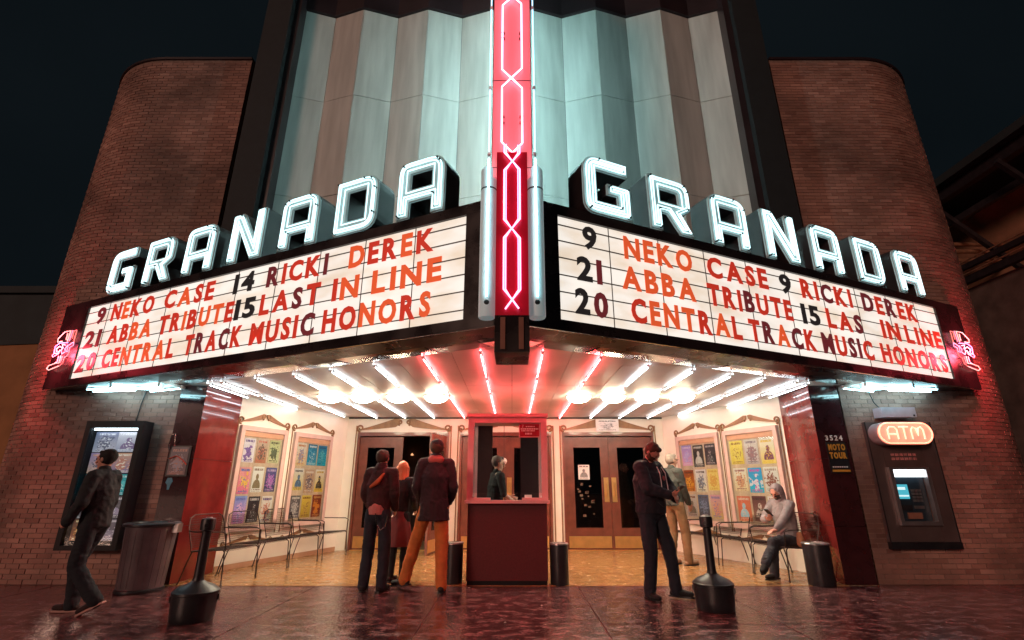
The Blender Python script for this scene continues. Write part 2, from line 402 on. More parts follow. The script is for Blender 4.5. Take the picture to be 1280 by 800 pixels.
def text_line(name, s, m, parent, fn, x0, x1, y, h, d0=0, d1=.004, off=.018):
    """one mesh of flat lettering filling x0..x1"""
    ws = [0.4 if c == ' ' else glyph(c, off)[2] for c in s]; g = .16
    tot = sum(ws)+g*(len(s)-1); k = (x1-x0)/(tot*h); mb = MB(); x = x0
    for c, wd in zip(s, ws):
        if c != ' ': add_glyph(mb, c, fn, x, y, h, k, d0, d1, off)
        x += (wd+g)*h*k
    return mb.build(name, m, parent)

# screen ray used only to measure distances along the sign boards
_S, _C = math.sin(R(18.5)), math.cos(R(18.5))
AN = R(65.5)
def face_s(x, y):
    u = 400-y; q = abs(x-640)/(620*_C-_S*u); Y = 4.12/(1-q/math.tan(AN)); return Y*q/math.sin(AN)
def F(side):
    """point on a marquee face: s along the face from the prow, z up, d out of the face"""
    ux, uy = side*math.sin(AN), math.cos(AN); nx, ny = side*math.cos(AN), -math.sin(AN)
    return lambda s, z, d=0.: Vector((ux*s+nx*d, 4.12+uy*s+ny*d, z))
CEIL = 2.68

# ---------------------------------------------------------------- ground
gb = MB(); gb.box(-90, 90, -60, 120, -.5, -.12)
tag(gb.build('ground', ASPH), None, None, kind='structure')
sw = MB(); sw.box(-60, 60, .2, 60, -.118, -.012)
side = sw.build('sidewalk', JOINT); tag(side, None, None, kind='structure')
xs = [-9.5, -7.75, -6.02, -4.3, -2.58, -.86, .86, 2.58, 4.3, 6.02, 7.75, 9.5]
ys = [.22, 1.95, 3.68, 5.41, 7.3]
for i in range(len(xs)-1):
    for j in range(len(ys)-1):
        b = MB(); z = random.uniform(-.001, .001)
        g = .007
        b.box(xs[i]+g, xs[i+1]-g, ys[j]+g, ys[j+1]-(.0 if j == 3 else g*.4), -.011, z)
        b.build('slab', SLAB, side)
for x0, x1 in ((-60, -9.507), (9.507, 60)):
    b = MB(); b.box(x0, x1, .22, 7.3, -.011, 0); b.build('paving', SLAB, side)
for x0, x1 in ((-60, -4.95), (4.9, 60)):
    b = MB(); b.box(x0, x1, 7.31, 60, -.011, -.001); b.build('paving', SLAB, side)
# lobby floor with small pavers
lf = MB(); lf.box(-4.94, 4.89, 7.31, 13, -.011, -.003)
lobby = lf.build('lobby_floor', GROUT); tag(lobby, None, None, kind='structure')
cells = []
pw, ph = .24, .12
y = 7.312; row = 0
while y < 11.1:
    x = -4.9-(pw/2 if row % 2 else 0)
    while x < 4.85:
        xm, ym = x+pw/2, y+ph/2
        lx = -4.57 if ym < 8.36 else -4.57+.3606*(ym-8.36); rx = 4.44 if ym < 8.36 else 4.5-.446*(ym-8.36)
        if lx < xm < rx: cells.append((xm, ym))
        x += pw
    y += ph; row += 1
cells.sort(key=lambda c: c[0]**2+c[1]**2)
pm = MB(); pm.box(-pw/2+.004, pw/2-.004, -ph/2+.004, ph/2-.004, -.003, .004); pme = pm.mesh('paver', FLOOR)
for c in cells[:300]:
    o = bpy.data.objects.new('paver', pme); col.objects.link(o); o.parent = lobby; o.location = (c[0], c[1], random.uniform(-.0015, .001))
pb = MB()
for c in cells[300:]:
    z = random.uniform(-.0015, .001); pb.box(c[0]-pw/2+.004, c[0]+pw/2-.004, c[1]-ph/2+.004, c[1]+ph/2-.004, -.003, .004+z)
o = pb.build('paver_field', FLOOR, lobby); o['kind'] = 'stuff'

# ---------------------------------------------------------------- brick wings
def wing(sx):
    lab = 'tall brown brick wing with rounded corner %s' % ('behind the poster cabinet, left' if sx < 0 else 'behind the cash machine, right')
    root = thing('brick_wing', lab, 'brick wall', (sx*5.8, 7.4, 0))
    x0 = 4.90 if sx > 0 else 4.95; xf = 6.6; Rr = 1.72
    L1 = xf-x0; L2 = Rr*math.pi/2; L3 = 2.2
    def P(s, d=0.):
        if s <= L1: return Vector((sx*(x0+s), 7.4-d, 0)), Vector((0, -1, 0)), Vector((sx, 0, 0))
        if s <= L1+L2:
            a = (s-L1)/Rr; n = Vector((sx*math.sin(a), -math.cos(a), 0)); c = Vector((sx*xf, 7.4+Rr, 0))
            return c+n*(Rr+d), n, Vector((sx*math.cos(a), math.sin(a), 0))
        n = Vector((sx, 0, 0)); return Vector((sx*(xf+Rr+d), 7.4+Rr+(s-L1-L2), 0)), n, Vector((0, 1, 0))
    # solid core
    pts = [P(s)[0] for s in [0]+[L1+L2*k/20 for k in range(21)]+[L1+L2+L3]]
    pts.append(Vector((sx*x0, 7.4+Rr+L3, 0)))
    core = MB(); core.prism([[(p.x, p.y) for p in pts]], lambda x, y, d: Vector((x, y, d)), 0, 8.95)
    core.build('mortar_core', M['mortar'], root)
    H = .0635; bl = .190; g = .010; tot = L1+L2+L3
    nr = int(8.95/H); lst = []
    for r in range(nr):
        s = -(bl+g)/2 if r % 2 else 0
        while s < tot-.05:
            a, b = max(0, s), min(tot, s+bl)
            if b-a > .04: lst.append((a, b, r*H+.004))
            s += bl+g
    def brick(mb, a, b, z, local=None):
        m_ = (a+b)/2; p, n, t = P(m_); d = random.uniform(.004, .008)
        mb.obox(p+n*(d-.02)+Vector((0, 0, z+(H-g)/2)), t*(b-a)/2, n*.02, Vector((0, 0, (H-g)/2)), random.random())
    cs = Vector((0, 0, 1.25))
    full = [l for l in lst if l[1]-l[0] > bl-.001 and l[0] < L1+.6 and l[2] < 2.6]
    full.sort(key=lambda l: (P(l[0])[0]+Vector((0, 0, l[2]))-cs).length)
    single = set(full[:300])
    bm_ = MB(); bm_.box(-bl/2, bl/2, -.02, .02, 0, H-g); me = bm_.mesh('brick', M['brick'])
    for l in single:
        p, n, t = P((l[0]+l[1])/2)
        o = bpy.data.objects.new('brick', me); col.objects.link(o); o.parent = root
        q = wm(root).inverted() @ (p+n*(random.uniform(.004, .008)-.02)+Vector((0, 0, l[2])))
        o.location = q; o.rotation_euler = (0, 0, math.atan2(t.y, t.x))
    mb = MB()
    for l in lst:
        if l not in single: brick(mb, *l)
    o = mb.build('brick_field', M['brick'], root, rnd=True); o['kind'] = 'stuff'
    cp = [P(s, .03)[0] for s in [0]+[L1+L2*k/20 for k in range(21)]+[L1+L2+L3]]+[Vector((sx*x0, 7.4+Rr+L3, 0))]
    c = MB(); c.prism([[(p.x, p.y) for p in cp]], lambda x, y, d: Vector((x, y, d)), 8.952, 9.0); c.build('coping', M['towerframe'], root)
    return root
wing(-1); wing(1)

# ---------------------------------------------------------------- fluted tower
tw = thing('fluted_tower', 'tall tower of folded pale metal panels framed in black above the marquee', 'tower', (0, 7.6, CEIL))
ridge = [-4.30, -3.02, -1.70, -.36, .36, 1.70, 3.02, 4.30]
valley = [-3.66, -2.36, -1.03, 0, 1.03, 2.36, 3.66]
pl = []
for i, r in enumerate(ridge):
    pl.append((r, 7.6))
    if i < 7: pl.append((valley[i], 7.80))
zz = [2.7, 4.05, 6.15, 8.32, 10.48]
for i in range(len(pl)-1):
    (xa, ya), (xb, yb) = pl[i], pl[i+1]
    for j in range(len(zz)-1):
        za, zb = zz[j]+.006, zz[j+1]-.006
        a, b = Vector((xa, ya, 0)), Vector((xb, yb, 0)); t = (b-a).normalized(); a = a+t*.004; b = b-t*.004
        n = Vector((t.y, -t.x, 0)); j1, j2 = random.uniform(0, .006), random.uniform(0, .006)
        mb = MB()
        mb.add([a+n*j1+Vector((0, 0, za)), b+n*j2+Vector((0, 0, za)), b+n*j2+Vector((0, 0, zb)), a+n*j1+Vector((0, 0, zb)),
                a-n*.03+Vector((0, 0, za)), b-n*.03+Vector((0, 0, za)), b-n*.03+Vector((0, 0, zb)), a-n*.03+Vector((0, 0, zb))],
               [(0, 1, 2, 3), (7, 6, 5, 4), (0, 4, 5, 1), (1, 5, 6, 2), (2, 6, 7, 3), (3, 7, 4, 0)])
        mb.build('wall_panel', M['tower'], tw)
bk = MB(); bk.box(-4.4, 4.4, 7.86, 12, 2.7, 12.4); bk.build('tower_core', M['towerframe'], tw)
for s in (-1, 1):
    c = MB(); xa, xb = sorted((s*4.32, s*4.80)); c.box(xa, xb, 7.28, 9.2, 2.70, 12.6); c.build('frame_pier', M['matt'], tw)
    c = MB(); xa, xb = sorted((s*4.20, s*4.318)); c.box(xa, xb, 7.40, 7.858, 2.70, 12.4); c.build('pier_reveal', M['towerframe'], tw)
zig = [(x, y-.05) for x, y in pl]
hd = MB(); hd.prism([zig+[(4.3, 7.85), (-4.3, 7.85)]], lambda x, y, d: Vector((x, y, d)), 10.49, 12.4); hd.build('header', M['towerframe'], tw)
hd = MB(); hd.box(-4.86, 4.86, 7.2, 9.2, 12.6, 13.2); hd.build('header', M['black'], tw)

# ---------------------------------------------------------------- lobby walls, pillars, ceiling
def lobby_wall(label, loops, m=M['cream'], name='lobby_wall'):
    mb = MB()
    for lp in loops: mb.prism([lp[0]], lambda x, y, d: Vector((x, y, d)), lp[1], lp[2])
    c = sum((Vector((p[0], p[1], 0)) for p in loops[0][0]), Vector())/len(loops[0][0])
    r = thing(name, label, 'wall', c); mb.build('wall_face', m, r); return r
LW = lobby_wall('cream side wall of the entrance behind the chairs on the left', [([(-4.57, 8.37), (-3.6, 11.05), (-3.75, 11.1), (-4.8, 8.37)], 0, CEIL+.1)])
RW = lobby_wall('cream side wall of the entrance behind the seated man on the right', [([(4.5, 8.37), (3.3, 11.05), (3.45, 11.1), (4.75, 8.37)], 0, CEIL+.1)])
DOORS = [(-2.36, 'l'), (-.14, 'c'), (2.08, 'r')]
DW = .99
loops = []; xs_ = -3.7
for cx, _ in DOORS:
    loops.append(([(xs_, 11.05), (cx-DW, 11.05), (cx-DW, 11.2), (xs_, 11.2)], 0, CEIL+.1)); xs_ = cx+DW
loops.append(([(xs_, 11.05), (3.4, 11.05), (3.4, 11.2), (xs_, 11.2)], 0, CEIL+.1))
for cx, _ in DOORS: loops.append(([(cx-DW, 11.052), (cx+DW, 11.052), (cx+DW, 11.2), (cx-DW, 11.2)], 2.36, CEIL+.1))
BW = lobby_wall('cream back wall around the three pairs of theatre doors', loops)
# dark foyer beyond the doors
fo = thing('foyer', 'dim foyer room seen through the theatre door glass', 'room', (0, 14, 0))
f_ = MB(); f_.box(-4, 4, 15.0, 15.1, 0, 3); f_.box(-4.1, -4, 11.2, 15, 0, 3); f_.box(4, 4.1, 11.2, 15, 0, 3); f_.box(-4, 4, 11.21, 15, 2.9, 3)
f_.build('wall_face', pbr('foyer_wall', (.10, .05, .045), .7), fo)
f_ = MB(); f_.box(-2.4, -1.2, 14.3, 14.8, 0, 1.0); f_.box(1.2, 2.6, 14.0, 14.5, 0, 1.05); f_.build('counter', M['wood'], fo)
f_ = MB()
for x, z in ((-2.9, 2.1), (-.6, 2.0), (1.7, 2.15), (2.7, 1.6)): f_.lathe((x, 14.9, z), [(.0, -.02), (.05, 0), (.0, .06)], 10)
f_.build('wall_lamp', glow('dim_lamp', (1, .45, .2), 1.2), fo)

def pillar(sx):
    r = thing('entrance_pillar', 'polished dark red granite pillar with %s' % ('a small flyer, beside the grey bin' if sx < 0 else 'street number and gold sign, beside the cash machine'), 'pillar', (sx*4.7, 7.6, 0))
    xo, xi, xb = (4.95, 4.57, 4.55) if sx < 0 else (4.87, 4.44, 4.50)
    H1 = CEIL-.01
    core = MB(); core.prism([[(sx*xo-sx*.02, 7.42), (sx*xi+sx*.02, 7.42), (sx*xb+sx*.02, 8.35), (sx*xo-sx*.02, 8.35)]], lambda x, y, d: Vector((x, y, d)), 0, H1)
    core.build('pillar_core', M['black'], r)
    for a, b in ((.0, .72), (.726, 1.62), (1.626, H1)):
        p = MB(); xa, xc = sorted((sx*xo, sx*(xi+.003))); p.box(xa, xc, 7.38, 7.418, a, b); p.build('front_panel', M['granite_shaded'], r)
        p = MB(); p.prism([[(sx*xi, 7.38), (sx*xb, 8.365), (sx*(xb+.018), 8.365), (sx*(xi+.018), 7.42)]], lambda x, y, d: Vector((x, y, d)), a, b)
        p.build('side_panel', M['granite'], r)
    return r
PL, PR = pillar(-1), pillar(1)

# ceiling panels, clipped to the canopy outline
def clip(poly, a, b):
    """keep the left side of the line a->b"""
    out = []; ax, ay = a; bx, by = b
    f = lambda p: (bx-ax)*(p[1]-ay)-(by-ay)*(p[0]-ax)
    for i in range(len(poly)):
        p, q = poly[i-1], poly[i]; fp, fq = f(p), f(q)
        if (fp >= 0) != (fq >= 0): t = fp/(fp-fq); out.append((p[0]+(q[0]-p[0])*t, p[1]+(q[1]-p[1])*t))
        if fq >= 0: out.append(q)
    return out
FR = .86
def onface(sx, s, d): v = F(sx)(s, 0, d); return (v.x, v.y)
prow = (0, 4.12+FR/math.sin(AN)); eL = (-6.75, 4.12+FR/math.sin(AN)+6.75/math.tan(AN)); eR = (6.75, eL[1])
outF = [prow, (3.9, prow[1]+3.9/math.tan(AN)), (3.9, 7.39), (-3.9, 7.39), (-3.9, prow[1]+3.9/math.tan(AN))]
ceil_ = MB(); ceil_.box(-7, 7, 5.2, 11.3, CEIL+.06, CEIL+.12)
cl = bpy.data.objects.new('ceiling', None); col.objects.link(cl); cl.location = (0, 8, CEIL); cl['kind'] = 'structure'
cu_ = MB(); cu_.prism([[(0, 4.5), (6.9, 7.6), (6.9, 7.39), (4.95, 7.39), (4.95, 11.4), (-4.95, 11.4), (-4.95, 7.39), (-6.9, 7.39), (-6.9, 7.6)][::-1]] if False else
              [[(0, 4.5), (6.6, 7.39), (-6.6, 7.39)]], lambda x, y, d: Vector((x, y, d)), CEIL+.03, CEIL+.2)
cu_.box(-4.56, 4.5, 7.39, 11.4, CEIL+.031, CEIL+.2)
cu_.build('roof_deck', M['fascia'], cl)
xg = [-6.9+.69*k for k in range(21)]; yg = [4.9, 6.1, 7.39, 8.7, 10.0, 11.05]
reg = [[prow, (6.5, prow[1]+6.5/math.tan(AN)), (6.5, 7.39), (-6.5, 7.39), (-6.5, prow[1]+6.5/math.tan(AN))],
       [(-4.56, 7.39), (4.44, 7.39), (4.5, 8.36), (3.3, 11.05), (-3.6, 11.05), (-4.56, 8.36)]]
fy = min(prow[1]+6.5/math.tan(AN), 7.385)
reg[0] = [prow, ((7.385-prow[1])*math.tan(AN), 7.385), (-(7.385-prow[1])*math.tan(AN), 7.385)]
for rg in reg:
    if area(rg) < 0: rg = rg[::-1]
    for i in range(20):
        for j in range(5):
            g = .003
            po = [(xg[i]+g, yg[j]+g), (xg[i+1]-g, yg[j]+g), (xg[i+1]-g, yg[j+1]-g), (xg[i]+g, yg[j+1]-g)]
            for k in range(len(rg)): 
                if po: po = clip(po, rg[k-1], rg[k])
            if len(po) < 3 or abs(area(po)) < .01: continue
            z = CEIL+random.uniform(0, .004); t1, t2 = random.uniform(-.0025, .0025), random.uniform(-.0025, .0025)
            mb = MB(); mb.prism([po], lambda x, y, d: Vector((x, y, d+t1*(x-xg[i])+t2*(y-yg[j]))), z, z+.012)
            mb.build('ceiling_panel', M['ceil'], cl)
# dark cornice line where ceiling meets walls
cb = MB(); cb.box(-3.58, 3.29, 11.02, 11.05, CEIL-.03, CEIL); cb.build('cornice', M['fascia'], cl)

# ---------------------------------------------------------------- marquee
mq = thing('marquee', 'V shaped theatre marquee with lit white boards of red lettering and dark frame', 'marquee', (0, 4.12, 2.6))
S0, S1 = .49, 6.97; Z0, Z1 = 2.70, 3.79; SE = 7.62
COL = {'r': 'lred', 'o': 'lorg', 'm': 'lmar', 'k': 'lblk'}
seams = [.50, 1.10, 1.75, 2.40, 3.06, 3.74, 4.40, 5.09, 5.78, 6.45, S1]
rails = [.91, .75, .585, .42, .26, .09]
rows = [(.715, .955), (.395, .635), (.075, .32)]
TXT = {
 1: [[('9', 'k', 728, 746, 300), ('NEKO', 'oooo', 781, 867, 327), ('CASE', 'rrrr', 885, 960, 343), ('9', 'k', 974, 988, 353), ('RICKI', 'rrmrr', 1002, 1064, 366), ('DEREK', 'mrmrr', 1078, 1144, 380)],
     [('21', 'km', 721, 753, 338), ('ABBA', 'oooo', 778, 871, 358), ('TRIBUTE', 'rrrmrrr', 886, 991, 378), ('15', 'kk', 1002, 1024, 392), ('LAS', 'rrm', 1034, 1077, 400), ('IN', 'rr', 1102, 1124, 412), ('LINE', 'rrrr', 1133, 1177, 423)],
     [('20', 'km', 719, 761, 380), ('CENTRAL', 'roooror', 790, 929, 400), ('TRACK', 'rmomr', 938, 1021, 422), ('MUSIC', 'mrmmr', 1029, 1092, 434), ('HONORS', 'rrrrmr', 1103, 1183, 446)]],
 -1: [[('9', 'm', 123, 133, 392), ('NEKO', 'rorr', 143, 194, 383), ('CASE', 'rorr', 208, 269, 370), ('14', 'kk', 294, 319, 352), ('RICKI', 'mrrrm', 335, 411, 345), ('DEREK', 'orror', 438, 546, 316)],
     [('21', 'mm', 108, 127, 420), ('ABBA', 'rroo', 138, 191, 412), ('TRIBUTE', 'rroroor', 202, 294, 396), ('15', 'kk', 295, 320, 384), ('LAST', 'rrmr', 327, 402, 374), ('IN', 'ro', 416, 449, 364), ('LINE', 'oooo', 466, 555, 348)],
     [('20', 'mm', 98, 121, 449), ('CENTRAL', 'rroooor', 131, 220, 440), ('TRACK', 'rmrmr', 233, 304, 424), ('MUSIC', 'rrrrm', 314, 395, 413), ('HONORS', 'rrooro'.replace(' ', ''), 405, 543, 392)]]}
for sx in (1, -1):
    f = F(sx); H = Z1-Z0
    # body of the box: top, bottom and front border pieces
    def quadbox(s0, s1, z0, z1, d0, d1, m, name, parent=mq, e0=0., e1=0.):
        b = MB(); vs = []
        for z in (z0, z1):
            for d in (d0, d1):
                # mitre at the prow so the two faces meet
                sa = s0 if s0 > 0 else -d*math.cos(AN)/math.sin(AN)*1.0
                vs += [f(sa, z, d), f(s1, z, d)]
        b.add(vs, [(0, 2, 3, 1), (4, 5, 7, 6), (0, 1, 5, 4), (2, 6, 7, 3), (0, 4, 6, 2), (1, 3, 7, 5)])
        return b.build(name, m, parent)
    quadbox(0, SE, 2.60, Z0, -.36, .012, M['fascia'], 'lower_fascia')
    quadbox(0, SE, Z1, 3.905, -.36, .012, M['fascia'], 'upper_fascia')
    quadbox(0, S0, Z0, Z1, -.36, .010, M['fascia'], 'prow_fascia')
    quadbox(S1, SE, Z0, Z1, -.36, .010, M['fascia'], 'end_fascia')
    quadbox(S0, S1, Z0, Z1, -.36, -.06, M['fascia'], 'back_panel')
    quadbox(0, SE-.3, 3.905, 3.935, -.9, -.1, M['black'], 'letter_rail')
    quadbox(.05, SE-.2, 2.70, 3.9, -.95, -.37, M['fascia'], 'roof_box')
    for i in range(len(seams)-1):
        b = MB(); a, c = seams[i]+.006, seams[i+1]-.006
        vs = [f(s, z, d) for z in (Z0+.004, Z1-.004) for d in (-.05, -.012) for s in (a, c)]
        b.add(vs, [(0, 2, 3, 1), (4, 5, 7, 6), (0, 1, 5, 4), (2, 6, 7, 3), (0, 4, 6, 2), (1, 3, 7, 5)])
        b.build('sign_tile', M['board'], mq)
    for sv in seams[1:-1]:
        b = MB(); b.obox(f(sv, (Z0+Z1)/2, -.0105), (f(1, 0)-f(0, 0))*.0042, f(0, 0, .003)-f(0, 0), Vector((0, 0, H/2-.005))); b.build('tile_seam', M['rail'], mq)
    for rr in rails:
        b = MB(); z = Z0+rr*H
        b.obox(f((S0+S1)/2, z, -.006), f(1, 0)-f(0, 0) and (f(S1, 0)-f(S0, 0))/2, (f(0, 0, .006)-f(0, 0)), Vector((0, 0, .0045)))
        b.build('letter_track', M['rail'], mq)
    # changeable letters
    for (ra, rb), words in zip(rows, TXT[sx]):
        z0, z1 = Z0+ra*H, Z0+rb*H; h = z1-z0
        for wd, cc, xa, xb, py in words:
            sa, sb = face_s(xa, py), face_s(xb, py)
            ws = [glyph(c, .038)[2] for c in wd]; g = .24 if len(wd) > 2 else .2
            k = abs(sb-sa)*.965/((sum(ws)+g*(len(wd)-1))*h)
            x = 0.
            for c, cl_, w_ in zip(wd, cc, ws):
                if sx > 0: fn = lambda a, z, d, f=f, x=x: f(sa+x+a, z, d)
                else: fn = lambda a, z, d, f=f, x=x: f(sa-x-a, z, d)
                b = MB(); dz = random.uniform(-.006, .006)
                add_glyph(b, c, fn, 0, z0+dz, h, k, .0, .008, .038)
                b.build('board_letter', M[COL[cl_]], mq)
                x += (w_+g)*h*k
    # mirrored cove under the box
    n = 12
    for i in range(n):
        a, c = SE*i/n+(.0 if i == 0 else .01), SE*(i+1)/n-.01
        b = MB(); t = random.uniform(-.02, .02)
        sa = a if i else 0
        pr = [(-.362, 2.601), (-.37, 2.66), (-.62, 2.655+t*.4), (-.86, 2.675), (-.87, 2.715), (-.362, 2.72)]
        vs = []
        for s_ in (a, c):
            for d, z in pr:
                s2 = s_ if (i or s_ != a) else -d*math.cos(AN)/math.sin(AN)
                vs.append(f(s2, z, d))
        k = len(pr); fs = [tuple(range(k)), tuple(range(2*k-1, k-1, -1))]+[(q, (q+1) % k, (q+1) % k+k, q+k) for q in range(k)]
        b.add(vs, fs); b.build('mirror_trim', M['chrome'] if i % 3 != 1 else M['fascia'], mq)
    b = MB(); b.tube([f(0.02, 2.598, .0), f(SE, 2.598, .0)], .008, 6); b.build('edge_bead', M['chrome'], mq)

# ---------------------------------------------------------------- GRANADA channel letters
GL = {
 'G': ([[(0, 0, .15), (.6, 0, .05), (.6, .40, .03), (.30, .40), (.30, .27), (.43, .27), (.43, .16), (.17, .16), (.17, .54), (.58, .54), (.58, .70, .03), (0, .70, .2)]], ),
 'R': ([[(0, 0), (.165, 0), (.165, .23), (.25, .23), (.42, 0), (.62, 0), (.46, .25), (.60, .33, .08), (.60, .70, .2), (0, .70, .03)], [(.165, .38), (.165, .54), (.43, .54, .03), (.43, .38)]], ),
 'A': ([[(0, 0), (.165, 0), (.165, .19), (.435, .19), (.435, 0), (.60, 0), (.60, .70, .2), (0, .70, .16)], [(.165, .34), (.165, .54), (.435, .54), (.435, .34)]], ),
 'N': ([[(0, 0), (.16, 0), (.16, .42), (.42, 0), (.60, 0), (.60, .70, .03), (.44, .70, .03), (.44, .30), (.19, .70, .05), (0, .70, .03)]], ),
 'D': ([[(0, 0, .03), (.60, 0, .19), (.60, .70, .19), (0, .70, .03)], [(.17, .16), (.17, .54), (.43, .54), (.43, .16)]], ),
}
NAMES = {1: (1.12, 1.98, 2.89, 3.78, 4.66, 5.58, 6.52), -1: (6.36, 5.49, 4.62, 3.72, 2.82, 1.95, 1.07)}
for sx in (1, -1):
    f = F(sx)
    sg = thing('neon_name_sign', 'GRANADA in white neon channel letters standing on the %s face of the marquee' % ('right' if sx > 0 else 'left'), 'neon sign', f(3.8, 3.93, 0), 0)
    bar = MB(); bar.obox(f(3.85, 3.955, -.22), (f(6.95, 0)-f(.75, 0))/2, f(0, 0, .02)-f(0, 0), Vector((0, 0, .02))); bar.build('mounting_bar', M['black'], sg)
    for ch, s in zip('GRANADA', NAMES[sx]):
        loops = [rounded(lp) for lp in GL[ch][0]]
        loops = [lp if (area(lp) > 0) == (i == 0) else lp[::-1] for i, lp in enumerate(loops)]
        def fn(x, y, d): return f(s+sx*(x-.3), 3.93+y, d-.03)
        b = MB(); b.prism(loops, fn, -.27, -.002); let = b.build('letter', M['letterside'], sg)
        let['label'] = 'letter %s' % ch
        b = MB(); b.prism(loops, fn, 0, .006); b.build('letter_face', M['letterface'], let)
        b = MB()
        for lp in loops: b.tube([fn(x, y, .022) for x, y in inset(lp, .006)], .009, 5, closed=True)
        b.build('letter_rim', M['letterface'], let)
        b = MB()
        for i, lp in enumerate(loops):
            for d in ((.034, .066) if i == 0 else (.040,)):
                q = inset(lp, d)
                b.tube([fn(x, y, .045) for x, y in q], .0085, 6, closed=True)
        b.build('neon_tube', M['neon_letter'], let, smooth=True)
        b = MB()
        for k in range(7):
            lp = loops[0]; p = inset(lp, .034)[random.randrange(len(lp)-2)]
            b.lathe(fn(p[0], p[1], .02), [(.011, 0), (.011, .045)], 8, axis=tuple(f(0, 0, 1)-f(0, 0, 0)))
        b.build('tube_socket', M['black'], let)['kind'] = 'stuff'

# ---------------------------------------------------------------- pylon
py_ = thing('pylon_sign', 'tall red and pink vertical neon sign at the point of the marquee', 'neon sign', (0, 4.0, 2.27))
b = MB(); b.box(-.195, .195, 4.02, 7.55, 3.96, 11.5); b.build('blade_body', M['fascia'], py_)
b = MB(); b.box(-.185, .185, 3.93, 4.018, 3.96, 11.5); b.build('pink_panel', M['pinkpan'], py_)
b = MB(); b.box(-.140, .140, 3.86, 4.25, 2.58, 4.18); b.build('crimson_panel', M['redpan'], py_)
b = MB(); b.box(-.142, .142, 3.85, 4.3, 2.27, 2.58); b.build('foot', M['fascia'], py_)
for x in (-.075, .075):
    b = MB(); b.box(x-.02, x+.02, 3.838, 3.851, 2.29, 2.56); b.build('foot_strip', pbr('copper_strip', (.35, .16, .12), .4, metal=.5), py_)
for s in (-1, 1):
    for z0, z1 in ((4.3, 5.06), (5.1, 6.14), (6.18, 7.2), (7.24, 8.3), (8.34, 9.4), (9.44, 10.5)):
        b = MB(); b.tube([(s*.222, 4.03, z0), (s*.222, 4.03, z1)], .0065, 8); b.build('side_tube', M['neon_side'], py_, smooth=True)
        b = MB(); b.tube([(s*.210, 6.45, z0), (s*.210, 6.45, z1)], .0105, 8); b.build('flank_fill_tube', M['flank'], py_, smooth=True)  # second tube is added out of view to wash the tower folds with cyan
        for za, zb in ((z0-.03, z0), (z1, z1+.01)): b = MB(); b.tube([(s*.222, 4.03, za), (s*.222, 4.03, zb)], .016, 8); b.build('tube_cap', M['white'], py_)
    b = MB(); cy = 3.99; cx = s*.215
    b.lathe((cx, cy, 2.60), [(.066, 0), (.073, .012), (.073, 1.22), (.073, 1.24)], 28); cyl = b.build('opal_cylinder', M['opal'], py_, smooth=True)
    b = MB(); b.lathe((cx, cy, 3.855), [(.073, 0), (.073, .2), (.06, .225), (.05, .235)], 28); b.build('cylinder_cap', M['opal'], cyl, smooth=True)
    b = MB(); b.lathe((cx, cy, 3.841), [(.075, 0), (.075, .013)], 28); b.build('cylinder_seam', M['black'], cyl)
    b = MB(); b.tube([(cx, 3.885, 2.76), (cx, 3.885, 4.12), (cx, 3.92, 4.15)], .0085, 8); b.build('neon_tube', M['neon_cyan'], cyl, smooth=True)
    b = MB(); b.lathe((cx, cy-.07, 2.72), [(.022, -.004), (.022, .004)], 16, axis=(0, -1, 0)); b.build('vent_hole', M['black'], cyl)
    for sgn in (1,):
        pass
def neon_chain(crosses, hw, y, m, r):
    for s in (-1, 1):
        pts = []
        q = s
        for i, z in enumerate(crosses):
            if i == 0: pts.append((0, y+s*.008, z)); continue
            zp = crosses[i-1]; dz = .115
            pts += [(q*hw, y+s*.008, zp+dz*math.copysign(1, z-zp)), (q*hw, y+s*.008, z-dz*math.copysign(1, z-zp)), (0, y+s*.008, z)]; q = -q
        b = MB(); b.tube(pts, r, 8); b.build('neon_tube', m, py_, smooth=True)
neon_chain([4.20, 5.08, 6.17, 7.26, 8.35, 9.44, 10.53], .098, 3.895, M['neon_pink'], .0075)
for q in (-1, 1):
    for off, rr in ((0, .0072), (.017, .0042)):
        hw = .070-off; yy = 3.83+q*.006
        b = MB(); b.tube([(q*hw, yy, 4.24), (q*hw, yy, 4.15), (0, yy, 4.06), (-q*hw, yy, 3.97), (-q*hw, yy, 3.46), (0, yy, 3.37), (q*hw, yy, 3.28), (q*hw, yy, 2.80), (0, yy, 2.71), (-q*.055, yy, 2.63)], rr, 8)
        b.build('neon_tube', M['neon_hot'], py_, smooth=True)
b = MB()
for z in (4.06, 5.08, 6.17, 7.26, 8.35): b.box(-.186, .186, 3.9285, 3.93, z-.004, z+.004)
b.build('panel_seam', M['fascia'], py_)
b = MB()
for z in (4.55, 4.62, 5.6, 5.67, 6.7, 7.8):
    for x in (-.098, -.078, .078, .098): b.lathe((x, 3.925, z), [(.006, 0), (.006, .03)], 6, axis=(0, -1, 0))
b.build('tube_support', M['black'], py_)['kind'] = 'stuff'

